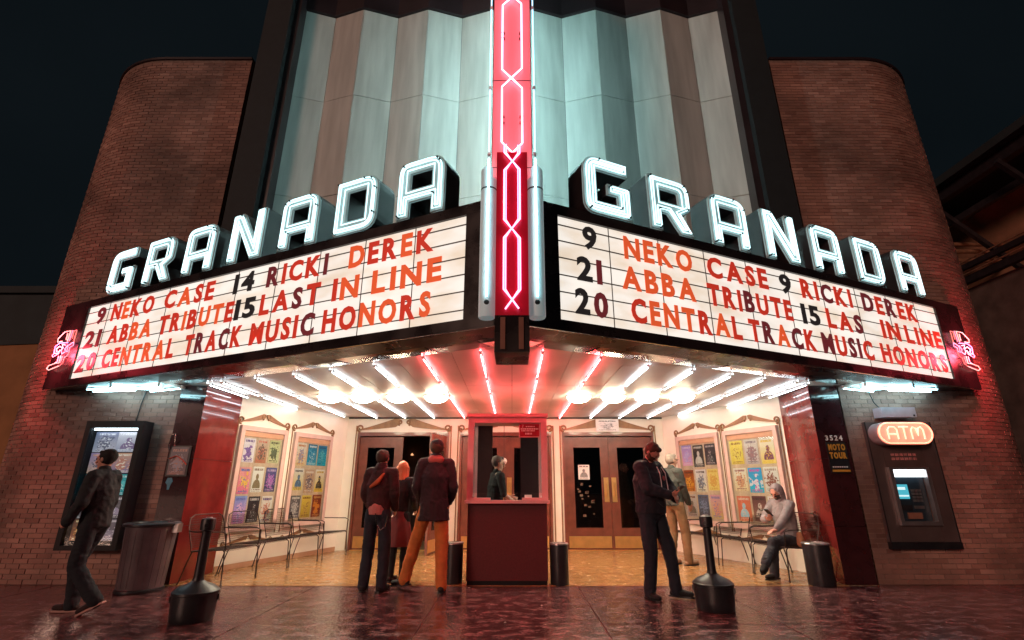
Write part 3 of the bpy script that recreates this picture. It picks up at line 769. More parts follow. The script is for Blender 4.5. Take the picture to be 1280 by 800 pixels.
# ---------------------------------------------------------------- scribble neons on the marquee ends
for sx in (1, -1):
    f = F(sx)
    en = thing('neon_emblem', 'small tangled pink, red and blue neon script sign at the %s end of the marquee' % ('right' if sx > 0 else 'left'), 'neon sign', f(7.4, 3.0, .05))
    def g(x, y, d=.06): return f((7.06 if sx > 0 else 6.98)+x*.58, 2.93+y*.52, d)
    EM = {k_: glow('emblem_'+k_, c_, 1.35) for k_, c_ in (('neon_red', (1, .12, .10)), ('neon_pink', (1, .25, .45)), ('neon_warm', (1, .50, .42)), ('neon_blue', (.10, .25, 1)), ('neon_cyan', (.40, .75, 1)))} if sx > 0 else EM
    L = [('neon_red', [(.05, .62), (.06, .95), (.18, .95), (.17, .72)]), ('neon_pink', [(.25, .98), (.27, .66)]), ('neon_warm', [(.36, .66), (.34, .98), (.62, .98), (.86, .80), (.82, .70), (.60, .70)]),
         ('neon_warm', [(.44, .72), (.45, .92)]), ('neon_pink', [(.04, .60), (.02, .50), (.16, .46), (.14, .36), (.24, .34), (.26, .52), (.12, .58), (.04, .60)]),
         ('neon_blue', [(.30, .62), (.70, .66), (.88, .58), (.84, .36)]), ('neon_cyan', [(.40, .56), (.55, .60), (.50, .48), (.66, .56), (.78, .50), (.72, .40)]),
         ('neon_pink', [(.28, .55), (.36, .44), (.30, .36), (.44, .30), (.52, .42), (.46, .50)]), ('neon_cyan', [(.58, .44), (.64, .34), (.76, .36)]),
         ('neon_red', [(.10, .34), (.14, .22), (.26, .18), (.28, .02), (.40, -.04)]), ('neon_warm', [(.46, .26), (.46, .04), (.60, .06), (.92, .02), (.98, -.06), (.86, -.12), (.40, -.04)]),
         ('neon_pink', [(.56, .26), (.56, .10), (.66, .06)]), ('neon_pink', [(.60, .34), (.84, .26), (.90, .32), (.80, .38)]), ('neon_red', [(.36, .24), (.38, .04)])]
    for m_, pts in L:
        b = MB(); P = [g(*p) for p in pts]; b.tube(P, .007, 6); b.build('neon_tube', EM[m_], en, smooth=True)
    b = MB()
    for x, y in ((.1, .6), (.5, .5), (.5, .02), (.8, .7), (.3, .2)): b.tube([g(x, y, .0), g(x, y, .06)], .005, 5)
    b.build('tube_support', M['black'], en)['kind'] = 'stuff'
    li = bpy.data.lights.new('neon_glow', 'POINT'); li.energy = 62; li.color = (1, .05, .08); li.shadow_soft_size = .12
    lo = bpy.data.objects.new('neon_glow', li); col.objects.link(lo); lo.parent = en; lo.location = wm(en).inverted() @ g(.55, .35, .22)

# ---------------------------------------------------------------- neon tubes under the canopy
NT = [(-4.75, 7.40, 8.3), (-4.13, 6.95, 9.7), (-3.56, 6.75, 10.7), (-2.93, 6.5, 10.9), (-2.32, 6.2, 10.9), (-1.69, 5.92, 10.9), (-1.02, 5.5, 10.9), (-.34, 5.28, 10.9),
      (.34, 5.28, 10.9), (1.02, 5.5, 10.9), (1.69, 5.92, 10.9), (2.32, 6.2, 10.9), (2.93, 6.5, 10.9), (3.5, 6.75, 10.6), (4.05, 6.95, 9.6), (4.65, 7.40, 8.25)]
ordn = ['first', 'second', 'third', 'fourth', 'fifth', 'sixth', 'seventh', 'eighth']
for i, (x, y0, y1) in enumerate(NT):
    sd = 'left' if x < 0 else 'right'; k = (7-i) if x < 0 else (i-8); x = x*1.0
    pink = k < 2
    if abs(x) > 4.6: x = math.copysign(4.42 if x < 0 else 4.3, x); y0, y1 = 7.1, 8.3
    t = thing('neon_tube_light', '%s neon tube along the canopy ceiling, %s to the %s of the ticket booth' % ('pink' if pink else 'white', ordn[k], sd), 'tube light', (x, (y0+y1)/2, CEIL), 0, 'neon tubes along the canopy ceiling')
    mm = M['neon_ceilred'] if pink else M['neon_white']
    segs = [(y0, y1)] if y1-y0 < 1.9 else ([(y0, y0+(y1-y0)*.42), (y0+(y1-y0)*.44, y1)] if y1-y0 < 3.4 else [(y0, y0+1.35), (y0+1.42, y0+2.5), (y0+2.56, y1)])
    for a, c in segs:
        dx = random.uniform(-.012, .012)
        z = CEIL-.036
        b = MB(); b.tube([(x+dx, a, z+.025), (x+dx, a+.015, z), (x+dx, c-.015, z), (x+dx, c, z+.025)], .0060, 8); b.build('tube', mm, t, smooth=True)
        for ya, yb in ((a+.05, a), (c-.05, c)): b = MB(); b.tube([(x+dx, ya, z), (x+dx, yb, z+.012)], .017, 8); b.build('end_cap', M['white'], t)
        b = MB()
        for yy in (a+.12, (a+c)/2, c-.12): b.tube([(x+dx+.012, yy, z-.01), (x+dx, yy, z+.055)], .006, 6)
        b.build('tube_support', M['black'], t)['kind'] = 'stuff'
for sx in (-1, 1):
    t = thing('neon_tube_cluster', 'short crossed white neon tubes under the %s tip of the canopy' % ('left' if sx < 0 else 'right'), 'tube light', (sx*5.6, 7.2, 2.62))
    for (xa, ya, xc, yc) in ((4.95, 6.88, 5.9, 7.25), (5.0, 7.05, 6.15, 7.12), (5.1, 7.15, 5.7, 6.98), (5.5, 7.2, 6.2, 7.3), (4.75, 7.05, 5.35, 7.3)):
        b = MB(); b.tube([(sx*xa, ya, 2.605), (sx*xa, ya, 2.575), (sx*xc, yc, 2.575), (sx*xc, yc, 2.605)], .009, 8); b.build('tube', M['neon_tip'], t, smooth=True)
        for xe, ye in ((xa, ya), (xc, yc)): b = MB(); b.lathe((sx*xe, ye, 2.57), [(.016, 0), (.016, .05)], 8); b.build('end_cap', M['white'], t)
    b = MB(); x0_, x1_ = sorted((sx*4.9, sx*6.5)); b.prism([[(x0_, 7.385), (x1_, 7.385), (sx*6.3, 7.18), (sx*4.9, 6.75)] if sx > 0 else [(-4.9, 7.385), (-6.5, 7.385), (-6.3, 7.18), (-4.9, 6.75)]], lambda x, y, d: Vector((x, y, d)), 2.625, 2.66)
    b.build('reflector_plate', M['ceil'], t)
# round recessed lamps
for sd, xs_ in (('left', (-1.27, -1.9, -2.5, -3.05)), ('right', (1.12, 1.70, 2.26, 2.85))):
    for k, x in enumerate(xs_):
        t = thing('ceiling_lamp', 'round bright ceiling lamp, %s to the %s of the ticket booth' % (ordn[k], sd), 'ceiling lamp', (x, 8.3, CEIL), 0, 'round lamps in the canopy ceiling')
        b = MB(); b.lathe((x, 8.3, CEIL-.028), [(.19, .02), (.20, .012), (.212, .012), (.215, .026)], 28); b.build('bezel', M['white'], t, smooth=True)
        b = MB(); b.lathe((x, 8.3, CEIL-.034), [(.01, -.075), (.08, -.068), (.14, -.048), (.18, -.015), (.188, .02)], 28); b.build('lens', M['lamp'], t)

# ---------------------------------------------------------------- scroll ornament
def scroll_half(w_, h_, fn, mb, flip, fat=1., x0=.09):
    """half of a carved pediment: a tapering wave ending in a curl"""
    pts_c = []; n = 26
    for i in range(n):
        u = i/(n-1); x = w_*(x0+(.95-x0)*u); yv = h_*(.78-.62*u**.75)
        pts_c.append((x, yv, h_*(.62*fat*(1-u)**1.1+.10)*min(1, u*7+.25)))
    up = []; dn = []
    for x, yv, t in pts_c: up.append((x, yv+t*.5)); dn.append((x, yv-t*.5))
    poly = up+dn[::-1]
    if flip: poly = [(-x, y) for x, y in poly][::-1]
    mb.prism([poly], fn, 0, .022)
    # curl at the outer end and small leaf at the inner end
    for cx, cy, r0 in ((w_*1.0, h_*.24, h_*.26), (w_*.10, h_*.66, h_*.20)):
        P = []
        for i in range(20):
            a = math.pi*1.5+i/19*math.pi*2.6; r = r0*(1-.72*i/19)
            P.append((cx+math.cos(a)*r, cy+math.sin(a)*r))
        if flip: P = [(-x, y) for x, y in P]
        mb.tube([fn(x, y, .014) for x, y in P], [h_*.075*(1-.4*i/19) for i in range(20)], 6)
def pediment(parent, fn, cx, z, half, h_, m=None, fat=1., x0=.09):
    mb = MB()
    for fl in (0, 1): scroll_half(half, h_, lambda x, y, d: fn(cx+x, z+y, d), mb, fl, fat, x0)
    return mb.build('scroll_ornament', m or M['gilt'], parent, smooth=False)

# ---------------------------------------------------------------- poster cases on the side walls
PC = {
 'F1': [((.75, .72, .8), (.8, .75, .8), (.25, .15, .45), (.15, .1, .3), 1, 0), ((.6, .5, .4), (.5, .2, .1), (.15, .12, .1), (.6, .15, .1), 2, 2), ((.55, .6, .3), (.7, .68, .4), (.12, .14, .08), (.1, .1, .05), 3, 2),
        ((.8, .35, .35), (.85, .2, .35), (.95, .6, .1), (.1, .15, .5), 4, 0), ((.85, .85, .8), (.85, .85, .8), (.25, .2, .1), (.3, .2, .15), 5, 1), ((.1, .1, .3), (.05, .05, .12), (.45, .15, .5), (.5, .4, .6), 6, 2),
        ((.2, .35, .8), (.85, .3, .6), (.75, .5, .8), (.15, .2, .6), 7, 0), ((.03, .03, .04), (.03, .03, .04), (.1, .1, .1), (.6, .6, .6), 8, 1), ((.85, .8, .75), (.8, .7, .6), (.7, .3, .2), (.12, .08, .25), 9, 2)],
 'F2': [((.8, .78, .7), (.8, .6, .3), (.3, .3, .45), (.6, .25, .1), 11, 2), ((.02, .18, .35), (.0, .35, .55), (.05, .3, .5), (.75, .8, .8), 12, 0), ((.0, .22, .42), (.0, .4, .55), (.1, .5, .6), (.0, .1, .25), 13, 2),
        ((.75, .75, .75), (.8, .6, .1), (.1, .2, .35), (.1, .1, .1), 14, 1), ((.55, .35, .25), (.6, .35, .2), (.15, .1, .15), (.8, .7, .6), 15, 2), ((.85, .82, .75), (.85, .6, .05), (.05, .05, .05), (.6, .4, .05), 16, 1),
        ((.15, .13, .13), (.15, .12, .15), (.5, .45, .45), (.7, .65, .6), 17, 2), ((.85, .62, .1), (.6, .4, .05), (.7, .45, .1), (.3, .15, .05), 18, 0), ((.3, .05, .02), (.25, .04, .02), (.75, .25, .03), (.6, .3, .1), 19, 0)],
 'G1': [((.35, .3, .75), (.85, .4, .6), (.5, .4, .8), (.75, .6, .8), 21, 0), ((.04, .04, .04), (.05, .05, .05), (.7, .7, .66), (.6, .6, .55), 22, 1), ((.04, .04, .05), (.05, .04, .05), (.1, .09, .1), (.5, .45, .45), 23, 1),
        ((.3, .06, .02), (.7, .25, .03), (.85, .4, .05), (.15, .04, .02), 24, 0), ((.75, .75, .8), (.85, .8, .6), (.25, .3, .4), (.15, .12, .1), 25, 2), ((.85, .65, .2), (.85, .7, .2), (.75, .4, .1), (.7, .45, .1), 26, 2),
        ((.6, .55, .52), (.5, .42, .4), (.2, .17, .13), (.25, .12, .08), 27, 1), ((.12, .15, .25), (.1, .1, .12), (.25, .3, .45), (.1, .1, .12), 28, 2), ((.75, .35, .45), (.8, .6, .2), (.85, .4, .3), (.3, .25, .5), 29, 0)],
 'G2': [((.85, .75, .15), (.8, .6, .1), (.8, .68, .15), (.35, .2, .05), 31, 0), ((.7, .68, .66), (.6, .5, .5), (.35, .2, .22), (.25, .2, .25), 32, 2), ((.85, .82, .75), (.85, .65, .1), (.2, .05, .12), (.8, .55, .05), 33, 1),
        ((.82, .8, .72), (.85, .7, .4), (.7, .35, .2), (.35, .15, .15), 34, 2), ((.05, .35, .75), (.02, .5, .7), (.75, .78, .85), (.7, .1, .45), 35, 0), ((.8, .78, .75), (.75, .7, .65), (.3, .1, .07), (.45, .35, .3), 36, 2),
        ((.75, .2, .12), (.8, .22, .1), (.4, .65, .8), (.8, .6, .5), 37, 1), ((.15, .05, .06), (.4, .2, .15), (.75, .6, .55), (.1, .05, .05), 38, 1), ((.75, .72, .7), (.7, .4, .2), (.3, .2, .2), (.5, .15, .1), 39, 2)],
}
def poster_case(key, base, rz, s0, s1, label):
    c, s_ = math.cos(rz), math.sin(rz)
    org = Vector((base[0]+c*s0, base[1]+s_*s0, 0)); w_ = s1-s0
    r = thing('poster_case', label, 'poster case', org, rz, 'framed poster cases on the entrance side walls')
    def bx(name, x0, x1, y0, y1, z0, z1, m): b = MB(); b.box(x0, x1, y0, y1, z0, z1); return b.build(name, m, r, local=True)
    z0, z1 = .60, 2.20
    bx('backing_board', .03, w_-.03, -.02, -.002, z0, z1, M['cork'])
    fw = .075
    for a in ((0, fw, z0-.05, z1+.02), (w_-fw, w_, z0-.05, z1+.02)): bx('frame', a[0], a[1], -.06, -.001, a[2], a[3], M['frame'])
    bx('frame', fw, w_-fw, -.058, -.001, z1-.06, z1+.02, M['frame']); bx('frame', fw, w_-fw, -.058, -.001, z0-.05, z0+.03, M['frame'])
    bx('inner_rail', fw+.01, w_-fw-.01, -.045, -.021, z1-.15, z1-.075, M['cork2'])
    # thin gilt lining outside the frame
    lx = -.045
    for x in (lx, w_-lx): b = MB(); b.tube([(x, -.012, z0-.12), (x, -.012, z1+.10)], .010, 6); b.build('gilt_lining', M['gilt'], r, local=True)
    pw_ = (w_-2*fw-.10)/3; top = z1-.17; bot = z0+.06; ph_ = (top-bot-.08)/3
    for k, p in enumerate(PC[key]):
        cx = fw+.03+(k % 3)*(pw_+.02); cz = top-(k//3)*(ph_+.04)
        dx, dz = random.uniform(-.006, .006), random.uniform(-.012, .006); hh = ph_*random.uniform(.9, 1.0)
        b = MB(); b.box(cx+dx+.012, cx+dx+pw_-.012, -.026, -.0215, cz-hh+dz, cz+dz); b.build('poster', poster_mat(*p), r, local=True)
    b = MB(); b.box(fw+.002, w_-fw-.002, -.050, -.047, z0+.032, z1-.155); b.build('glass_pane', M['glass'], r, local=True)
    pediment(r, lambda x, y, d: wm(r) @ Vector((x, -d-.001, y)), w_/2, z1+.05, w_*.50, .24, None, .55, .03)
    pediment(r, lambda x, y, d: wm(r) @ Vector((x, -d-.001, y)), w_/2, z0-.25, w_*.46, .15, None, .55, .03)
    return r
M['frame'] = pbr('case_frame', (.62, .46, .40), .4, var=.08)
M['cork2'] = pbr('case_rail', (.50, .30, .18), .5, var=.1)
al = math.atan2(2.69, .97); ar = math.atan2(-2.69, 1.20)
poster_case('F1', (-4.57, 8.36), al, .07, 1.10, 'framed case of nine gig posters next to the red granite pillar on the left')
poster_case('F2', (-4.57, 8.36), al, 1.30, 2.36, 'framed case of nine gig posters nearest the left pair of doors')
poster_case('G1', (3.3, 11.05), ar, .42, 1.55, 'framed case of nine gig posters nearest the right pair of doors')
poster_case('G2', (3.3, 11.05), ar, 1.68, 2.84, 'framed case of nine gig posters behind the seated man')

# ---------------------------------------------------------------- doors
def leaf(parent, xa, xb, closed=True, hinge=None, note=False):
    """one door leaf; xa..xb in world when closed; hinge rotation about its outer edge"""
    y = 11.09; lf_ = MB(); sw_ = .17
    parts = []
    def P(v):
        if hinge is None: return Vector(v)
        hx, an = hinge; q = Matrix.Rotation(an, 3, 'Z') @ (Vector(v)-Vector((hx, y, 0))); return q+Vector((hx, y, 0))
    def bx(mb, x0, x1, y0, y1, z0, z1):
        o = MB(); o.box(x0, x1, y0, y1, z0, z1); mb.add([P(v) for v in o.v], o.f)
    bx(lf_, xa, xa+sw_, y-.02, y+.025, .02, 2.26); bx(lf_, xb-sw_, xb, y-.02, y+.025, .02, 2.26)
    bx(lf_, xa+sw_, xb-sw_, y-.019, y+.024, 2.05, 2.26); bx(lf_, xa+sw_, xb-sw_, y-.019, y+.024, .02, .42)
    lo = lf_.build('door_leaf', M['wood'], parent)
    g = MB(); bx(g, xa+sw_, xb-sw_, y, y+.006, .42, 2.05); g.build('glass_pane', M['darkglass'], lo)
    b = MB(); bx(b, xa+sw_, xa+sw_+.012, y-.026, y-.018, .42, 2.05); bx(b, xb-sw_-.012, xb-sw_, y-.026, y-.018, .42, 2.05)
    bx(b, xa+sw_, xb-sw_, y-.026, y-.018, 2.038, 2.05); bx(b, xa+sw_, xb-sw_, y-.026, y-.018, .42, .432); b.build('glazing_bead', M['wood'], lo)
    k = MB(); bx(k, xa+.03, xb-.03, y-.027, y-.0205, .05, .27); k.build('kick_plate', M['brass'], lo)
    inner = xb-.08 if abs(xb-parent['cx']) < abs(xa-parent['cx']) else xa+.08
    h = MB(); bx(h, inner-.05, inner+.05, y-.028, y-.0205, .93, 1.42)
    T = MB(); T.tube([(inner, y-.03, 1.03), (inner, y-.075, 1.07), (inner, y-.075, 1.29), (inner, y-.03, 1.33)], .013, 8)
    h.add([P(v) for v in T.v], T.f); h.build('handle', M['brass'], lo)
    if note:
        n_ = MB(); bx(n_, xa+sw_+.10, xa+sw_+.34, y-.012, y-.004, 1.38, 1.68); n_.build('notice', poster_mat((.8, .8, .78), (.8, .8, .78), (.3, .3, .3), (.2, .2, .2), 41, 1), lo)
        n_ = MB()
        random.seed(3)
        for i in range(16): n_.add([P(v) for v in MB().box(*(lambda x, z, s: (x, x+s, y-.010, y-.004, z, z+s*.7))(xa+sw_+.06+random.random()*.36, .62+random.random()*.66, random.uniform(.03, .07))).v], [(0, 2, 3, 1), (4, 5, 7, 6), (0, 1, 5, 4), (2, 6, 7, 3), (0, 4, 6, 2), (1, 3, 7, 5)])
        n_.build('window_stickers', pbr('sticker', (.14, .09, .06), .6, var=.5, scale=30), lo)
    return lo
DL = {'l': 'left pair of wooden glass doors, one leaf standing open behind the queue', 'c': 'middle pair of wooden glass doors behind the ticket booth', 'r': 'closed right pair of wooden glass doors with brass handles and white notice'}
for cx, kd in DOORS:
    d = thing('double_door', DL[kd], 'door', (cx, 11.1, 0), 0, 'theatre double doors'); d['cx'] = cx
    b = MB(); b.box(cx-DW, cx-DW+.05, 11.02, 11.15, 0, 2.36); b.box(cx+DW-.05, cx+DW, 11.02, 11.15, 0, 2.36); b.box(cx-DW+.05, cx+DW-.05, 11.021, 11.149, 2.28, 2.36)
    b.build('door_frame', M['wood'], d)
    b = MB(); b.box(cx-DW+.05, cx+DW-.05, 11.0, 11.16, -.002, .018); b.build('threshold', M['brass'], d)
    a1, a2 = cx-DW+.055, cx-.003; b1, b2 = cx+.003, cx+DW-.055
    leaf(d, a1, a2, note=(kd == 'r'))
    leaf(d, b1, b2, hinge=(b2, R(78)) if kd == 'l' else None)
    pediment(d, lambda x, y, dd: Vector((x, 11.049-dd, y)), cx, 2.375, DW*.96, .30)
    for s in (-1, 1): b = MB(); b.tube([(cx+s*(DW+.045), 11.04, .02), (cx+s*(DW+.045), 11.04, 2.50)], .013, 6); b.build('gilt_lining', M['gilt'], d)
    del d['cx']
ns = thing('notice_board', 'small white notice fixed above the right pair of doors', 'notice', (2.08, 11.02, 2.5))
b = MB(); b.box(1.83, 2.33, 11.0, 11.02, 2.37, 2.64); b.build('backing', M['white'], ns)
b = MB(); b.box(1.85, 2.31, 10.996, 10.9995, 2.39, 2.62); b.build('print', poster_mat((.75, .77, .76), (.8, .8, .8), (.55, .56, .58), (.15, .18, .17), 44, 2), ns)
bw = thing('baseboard', 'dark skirting along the foot of the left cream side wall', 'skirting', (-4.0, 9.7, 0))
b = MB(); v = Vector((.97, 2.69, 0)).normalized(); n = Vector((v.y, -v.x, 0))
b.obox(Vector((-4.085, 9.705, .04))+n*.008, v*1.40, n*.006, Vector((0, 0, .04))); b.build('board', M['cork2'], bw)

# ---------------------------------------------------------------- ticket booth
bo = thing('ticket_booth', 'ticket booth with dark red base and window frame pink with neon light', 'ticket booth', (-.07, 7.9, 0))
X0, X1, Y0, Y1 = -.63, .50, 7.29, 8.45
def bx(name, x0, x1, y0, y1, z0, z1, m, p=bo): b = MB(); b.box(x0, x1, y0, y1, z0, z1); return b.build(name, m, p)
bx('base', X0+.02, X1-.02, Y0+.02, Y1, 0.06, 1.02, M['boothred']); bx('plinth', X0+.03, X1-.03, Y0+.03, Y1-.01, 0, .058, M['black'])
bx('ledge', X0-.02, X1+.02, Y0-.06, Y0+.10, 1.022, 1.062, M['trimpink']); bx('ledge_block', X0, X0+.33, Y0-.03, Y0+.08, 1.063, 1.095, M['trimpink']); bx('ledge_block', X1-.36, X1, Y0-.03, Y0+.08, 1.063, 1.095, M['trimpink'])
for x in (X0, X1-.085): bx('post', x, x+.085, Y0+.0, Y0+.09, 1.063 if False else 1.096, 2.20, M['trimpink'])
for x in (X0, X1-.07): bx('post', x, x+.07, Y1-.07, Y1, 1.02, 2.20, M['trimpink'])
bx('lintel', X0+.085, X1-.085, Y0+.002, Y0+.088, 2.12, 2.2, M['trimpink'])
bx('roof', X0-.02, X1+.02, Y0-.02, Y1+.02, 2.201, 2.25, M['trimpink'])
bx('counter', X0+.06, X1-.06, Y0+.10, Y0+.5, 1.0201, 1.045, M['wood'])
bx('side_rail', X0, X0+.05, Y0+.09, Y1-.07, 1.021, 1.10, M['trimpink']); bx('side_rail', X1-.05, X1, Y0+.09, Y1-.07, 1.021, 1.10, M['trimpink'])
bx('glass_pane', X0+.085, X1-.085, Y0+.04, Y0+.048, 1.16, 2.12, M['glass'])
for x in (X0+.02, X1-.028): bx('glass_pane', x, x+.008, Y0+.09, Y1-.07, 1.10, 2.2, M['glass'])
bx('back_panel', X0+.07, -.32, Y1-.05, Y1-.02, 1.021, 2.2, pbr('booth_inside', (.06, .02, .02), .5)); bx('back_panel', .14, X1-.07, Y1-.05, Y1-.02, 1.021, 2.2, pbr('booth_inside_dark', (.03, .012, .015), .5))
bs = bx('window_sign', .10, .405, Y0+.028, Y0+.036, 1.915, 2.115, pbr('sign_border', (.8, .45, .45), .4))
bx('sign_print', .112, .393, Y0+.024, Y0+.0275, 1.927, 2.103, M['redp'], bs)
b = MB(); random.seed(12)
for z, h_, xa, xb in ((2.06, .014, .20, .33), (2.025, .018, .125, .38), (2.0, .014, .135, .33), (1.955, .022, .19, .29)):
    x = xa
    while x < xb: w_ = random.uniform(.012, .034); b.box(x, min(x+w_, xb), Y0+.0215, Y0+.0238, z, z+h_); x += w_+.007
b.add([(.15, Y0+.0225, 2.05), (.157, Y0+.0225, 2.05), (.165, Y0+.0225, 2.095), (.158, Y0+.0225, 2.095)], [(0, 1, 2, 3)])
b.build('sign_lettering', M['paper'], bs)
bx('card_reader', .18, .28, Y0+.14, Y0+.24, 1.0455, 1.13, M['white'])
gl = thing('globe_lamp', 'small dim orange globe lamp hanging inside the ticket booth', 'lamp', (-.16, 8.36, 1.7))
b = MB(); b.lathe((-.13, 8.34, 1.63), [(.01, -.052), (.035, -.04), (.052, 0), (.035, .04), (.01, .052)], 16); b.build('globe', glow('globe_orange', (1, .22, .13), .55), gl, smooth=True)
b = MB(); b.tube([(-.13, 8.34, 1.68), (-.13, 8.34, 2.2)], .004, 6); b.build('cord', M['black'], gl)

# ---------------------------------------------------------------- poster display cabinet (left) and flyer on pillar
dc = thing('display_cabinet', 'black wall cabinet with a collage of posters under a lit strip, left wing', 'display cabinet', (-5.7, 7.3, .45))
def bx2(name, x0, x1, y0, y1, z0, z1, m, p=dc): b = MB(); b.box(x0, x1, y0, y1, z0, z1); return b.build(name, m, p)
cx0, cx1, cz0, cz1, fy = -6.06, -5.24, .44, 2.13, 7.17
bx2('frame', cx0, cx0+.07, fy, 7.37, cz0, cz1, M['matt']); bx2('frame', cx1-.07, cx1, fy, 7.37, cz0, cz1, M['matt'])
bx2('frame', cx0+.07, cx1-.07, fy+.002, 7.37, cz1-.09, cz1, M['matt']); bx2('frame', cx0+.07, cx1-.07, fy+.002, 7.37, cz0, cz0+.06, M['matt'])
bx2('back_panel', cx0+.07, cx1-.07, 7.30, 7.37, cz0+.06, cz1-.09, M['matt'])
bx2('light_strip', cx0+.09, cx1-.09, 7.22, 7.25, cz1-.125, cz1-.095, glow('cabinet_strip', (.85, .92, 1), 5.0))
random.seed(5)
cols = [((.15, .18, .3), (.5, .5, .6), (.1, .12, .2), (.6, .62, .7)), ((.6, .6, .68), (.3, .35, .5), (.2, .15, .3), (.8, .8, .85)), ((.35, .25, .45), (.6, .4, .3), (.1, .1, .15), (.65, .35, .25)), ((.55, .3, .2), (.2, .15, .3), (.5, .2, .15), (.8, .7, .6)),
        ((.0, .3, .42), (.0, .4, .45), (.05, .2, .4), (.3, .6, .7)), ((.02, .35, .38), (.0, .25, .3), (.1, .5, .5), (.5, .7, .7)), ((.08, .08, .1), (.1, .1, .12), (.5, .5, .52), (.7, .7, .7)), ((.06, .06, .08), (.05, .05, .07), (.25, .2, .3), (.5, .45, .5)),
        ((.1, .04, .03), (.35, .1, .04), (.8, .35, .08), (.8, .6, .3)), ((.07, .06, .09), (.08, .06, .08), (.2, .15, .2), (.4, .35, .4))]
cw = (cx1-cx0-.16)/2; chh = (cz1-cz0-.24)/5
for k, cc in enumerate(cols):
    x = cx0+.08+(k % 2)*cw; z = cz1-.14-(k//2)*chh; j = random.uniform(-.02, .02)
    bx2('poster', x+.005, x+cw-.005, 7.285-(k % 2)*.006, 7.292-(k % 2)*.006, z-chh+.006+j*.3, z-.004, poster_mat(*cc, 50+k, k % 3, .55))  # posters emit a little, painting in the light inside the cabinet
bx2('glass_pane', cx0+.071, cx1-.071, fy+.03, fy+.036, cz0+.061, cz1-.091, M['glass'])
b = MB(); b.tube([(-5.52, 7.375, 2.13), (-5.50, 7.375, 2.4), (-5.47, 7.375, 2.6)], .008, 6); b.build('cable', M['black'], dc)
fl = thing('flyer_frame', 'small framed flyer on the left granite pillar', 'framed flyer', (-4.77, 7.37, 1.6))
bx2('frame', -4.92, -4.62, 7.365, 7.379, 1.38, 1.80, M['black'], fl)
bx2('flyer', -4.895, -4.645, 7.359, 7.3645, 1.40, 1.78, poster_mat((.12, .10, .12), (.2, .12, .13), (.35, .3, .35), (.5, .25, .2), 71, 2), fl)
b = MB(); b.tube([(-4.90, 7.35, 1.62), (-4.80, 7.35, 1.66), (-4.70, 7.35, 1.60), (-4.64, 7.35, 1.54)], .008, 6); b.build('red_reflection', pbr('neon_reflection', (.6, .06, .02), .3), fl)  # red neon reflected across the flyer, modelled as a coloured tube
st = thing('sticker', 'faded blue sticker on the left granite pillar under the flyer', 'sticker', (-4.85, 7.37, 1.25))
b = MB(); b.prism([[(-4.90+x*.10, 1.20+y*.16) for x, y in ((.2, 1), (.8, 1), (1, .7), (.8, .45), (.65, 0), (.4, 0), (.3, .4), (0, .6))]], lambda x, y, d: Vector((x, 7.379-d, y)), 0, .003); b.build('print', M['cyanp'], st)
wh = thing('pillar_reflection', 'curved reflection modelled as a bright pull on the left granite pillar above the flyer', 'handle', (-4.92, 7.36, 1.9))
b = MB(); b.tube([(-4.93, 7.37, 1.72), (-4.93, 7.33, 1.80), (-4.915, 7.33, 1.95), (-4.87, 7.33, 1.97), (-4.855, 7.33, 1.88), (-4.87, 7.37, 1.80)], .009, 8); b.build('glint', M['chrome'], wh, smooth=True)  # reflection on the polished pillar, modelled as a chrome tube

# right pillar number and sign
nb = thing('street_number', 'white street number 3524 on the right granite pillar', 'street number', (4.68, 7.37, 1.9))
for k, ch in enumerate('3524'):
    b = MB(); add_glyph(b, ch, lambda x, y, d: Vector((x, 7.379-d, y)), 4.55+k*.066, 1.875, .072, .95, 0, .01, .02); b.build('digit', M['white'], nb)
gs = thing('gold_sign', 'small black sign with gold lettering under the street number', 'sign', (4.68, 7.37, 1.6))
bx2('plate', 4.54, 4.82, 7.366, 7.379, 1.42, 1.855, M['black'], gs)
fnp = lambda x, y, d: Vector((x, 7.3655-d, y))
text_line('gold_lettering', 'MOTO', M['gold'], gs, fnp, 4.56, 4.80, 1.735, .09, off=.05)
text_line('gold_lettering', 'TOUR', M['gold'], gs, fnp, 4.56, 4.80, 1.62, .09, off=.05)
bx2('gold_bar', 4.56, 4.81, 7.362, 7.3655, 1.44, 1.47, M['gold'], gs)
b = MB(); 
for i in range(7): b.box(4.57+i*.032, 4.57+i*.032+.022, 7.362, 7.3655, 1.50, 1.515)
b.build('small_print', M['white'], gs)

# ---------------------------------------------------------------- cash machine
at = thing('cash_machine', 'cash machine set in the brick wall under an oval neon ATM sign', 'cash machine', (5.62, 7.3, .45))
def bx3(name, x0, x1, y0, y1, z0, z1, m, p=at): b = MB(); b.box(x0, x1, y0, y1, z0, z1); return b.build(name, m, p)
ax0, ax1, az0, az1 = 5.12, 6.08, .44, 2.13
ix0, ix1, iz0, iz1 = 5.30, 5.86, .74, 1.50
bx3('surround', ax0, ax1, 7.30, 7.375, az0, az0+.09, M['black'])
for a in ((ax0, ix0, az0+.091, az1), (ix1, ax1, az0+.091, az1), (ix0, ix1, az0+.091, iz0), (ix0, ix1, iz1, az1)):
    bx3('face_plate', a[0]+.0015, a[1]-.0015, 7.32, 7.375, a[2], a[3]-.0015, M['bronze'])
for x in (ax0+.0, ax1-.012): bx3('edge_trim', x, x+.012, 7.31, 7.3195, az0+.092, az1, M['black'])
bez = [(ix0, ix0+.05, iz0, iz1), (ix1-.05, ix1, iz0, iz1), (ix0+.05, ix1-.05, iz1-.03, iz1), (ix0+.05, ix1-.05, iz0, iz0+.05)]
for a in bez: bx3('bezel', a[0], a[1], 7.27, 7.345, a[2], a[3], M['steel'])
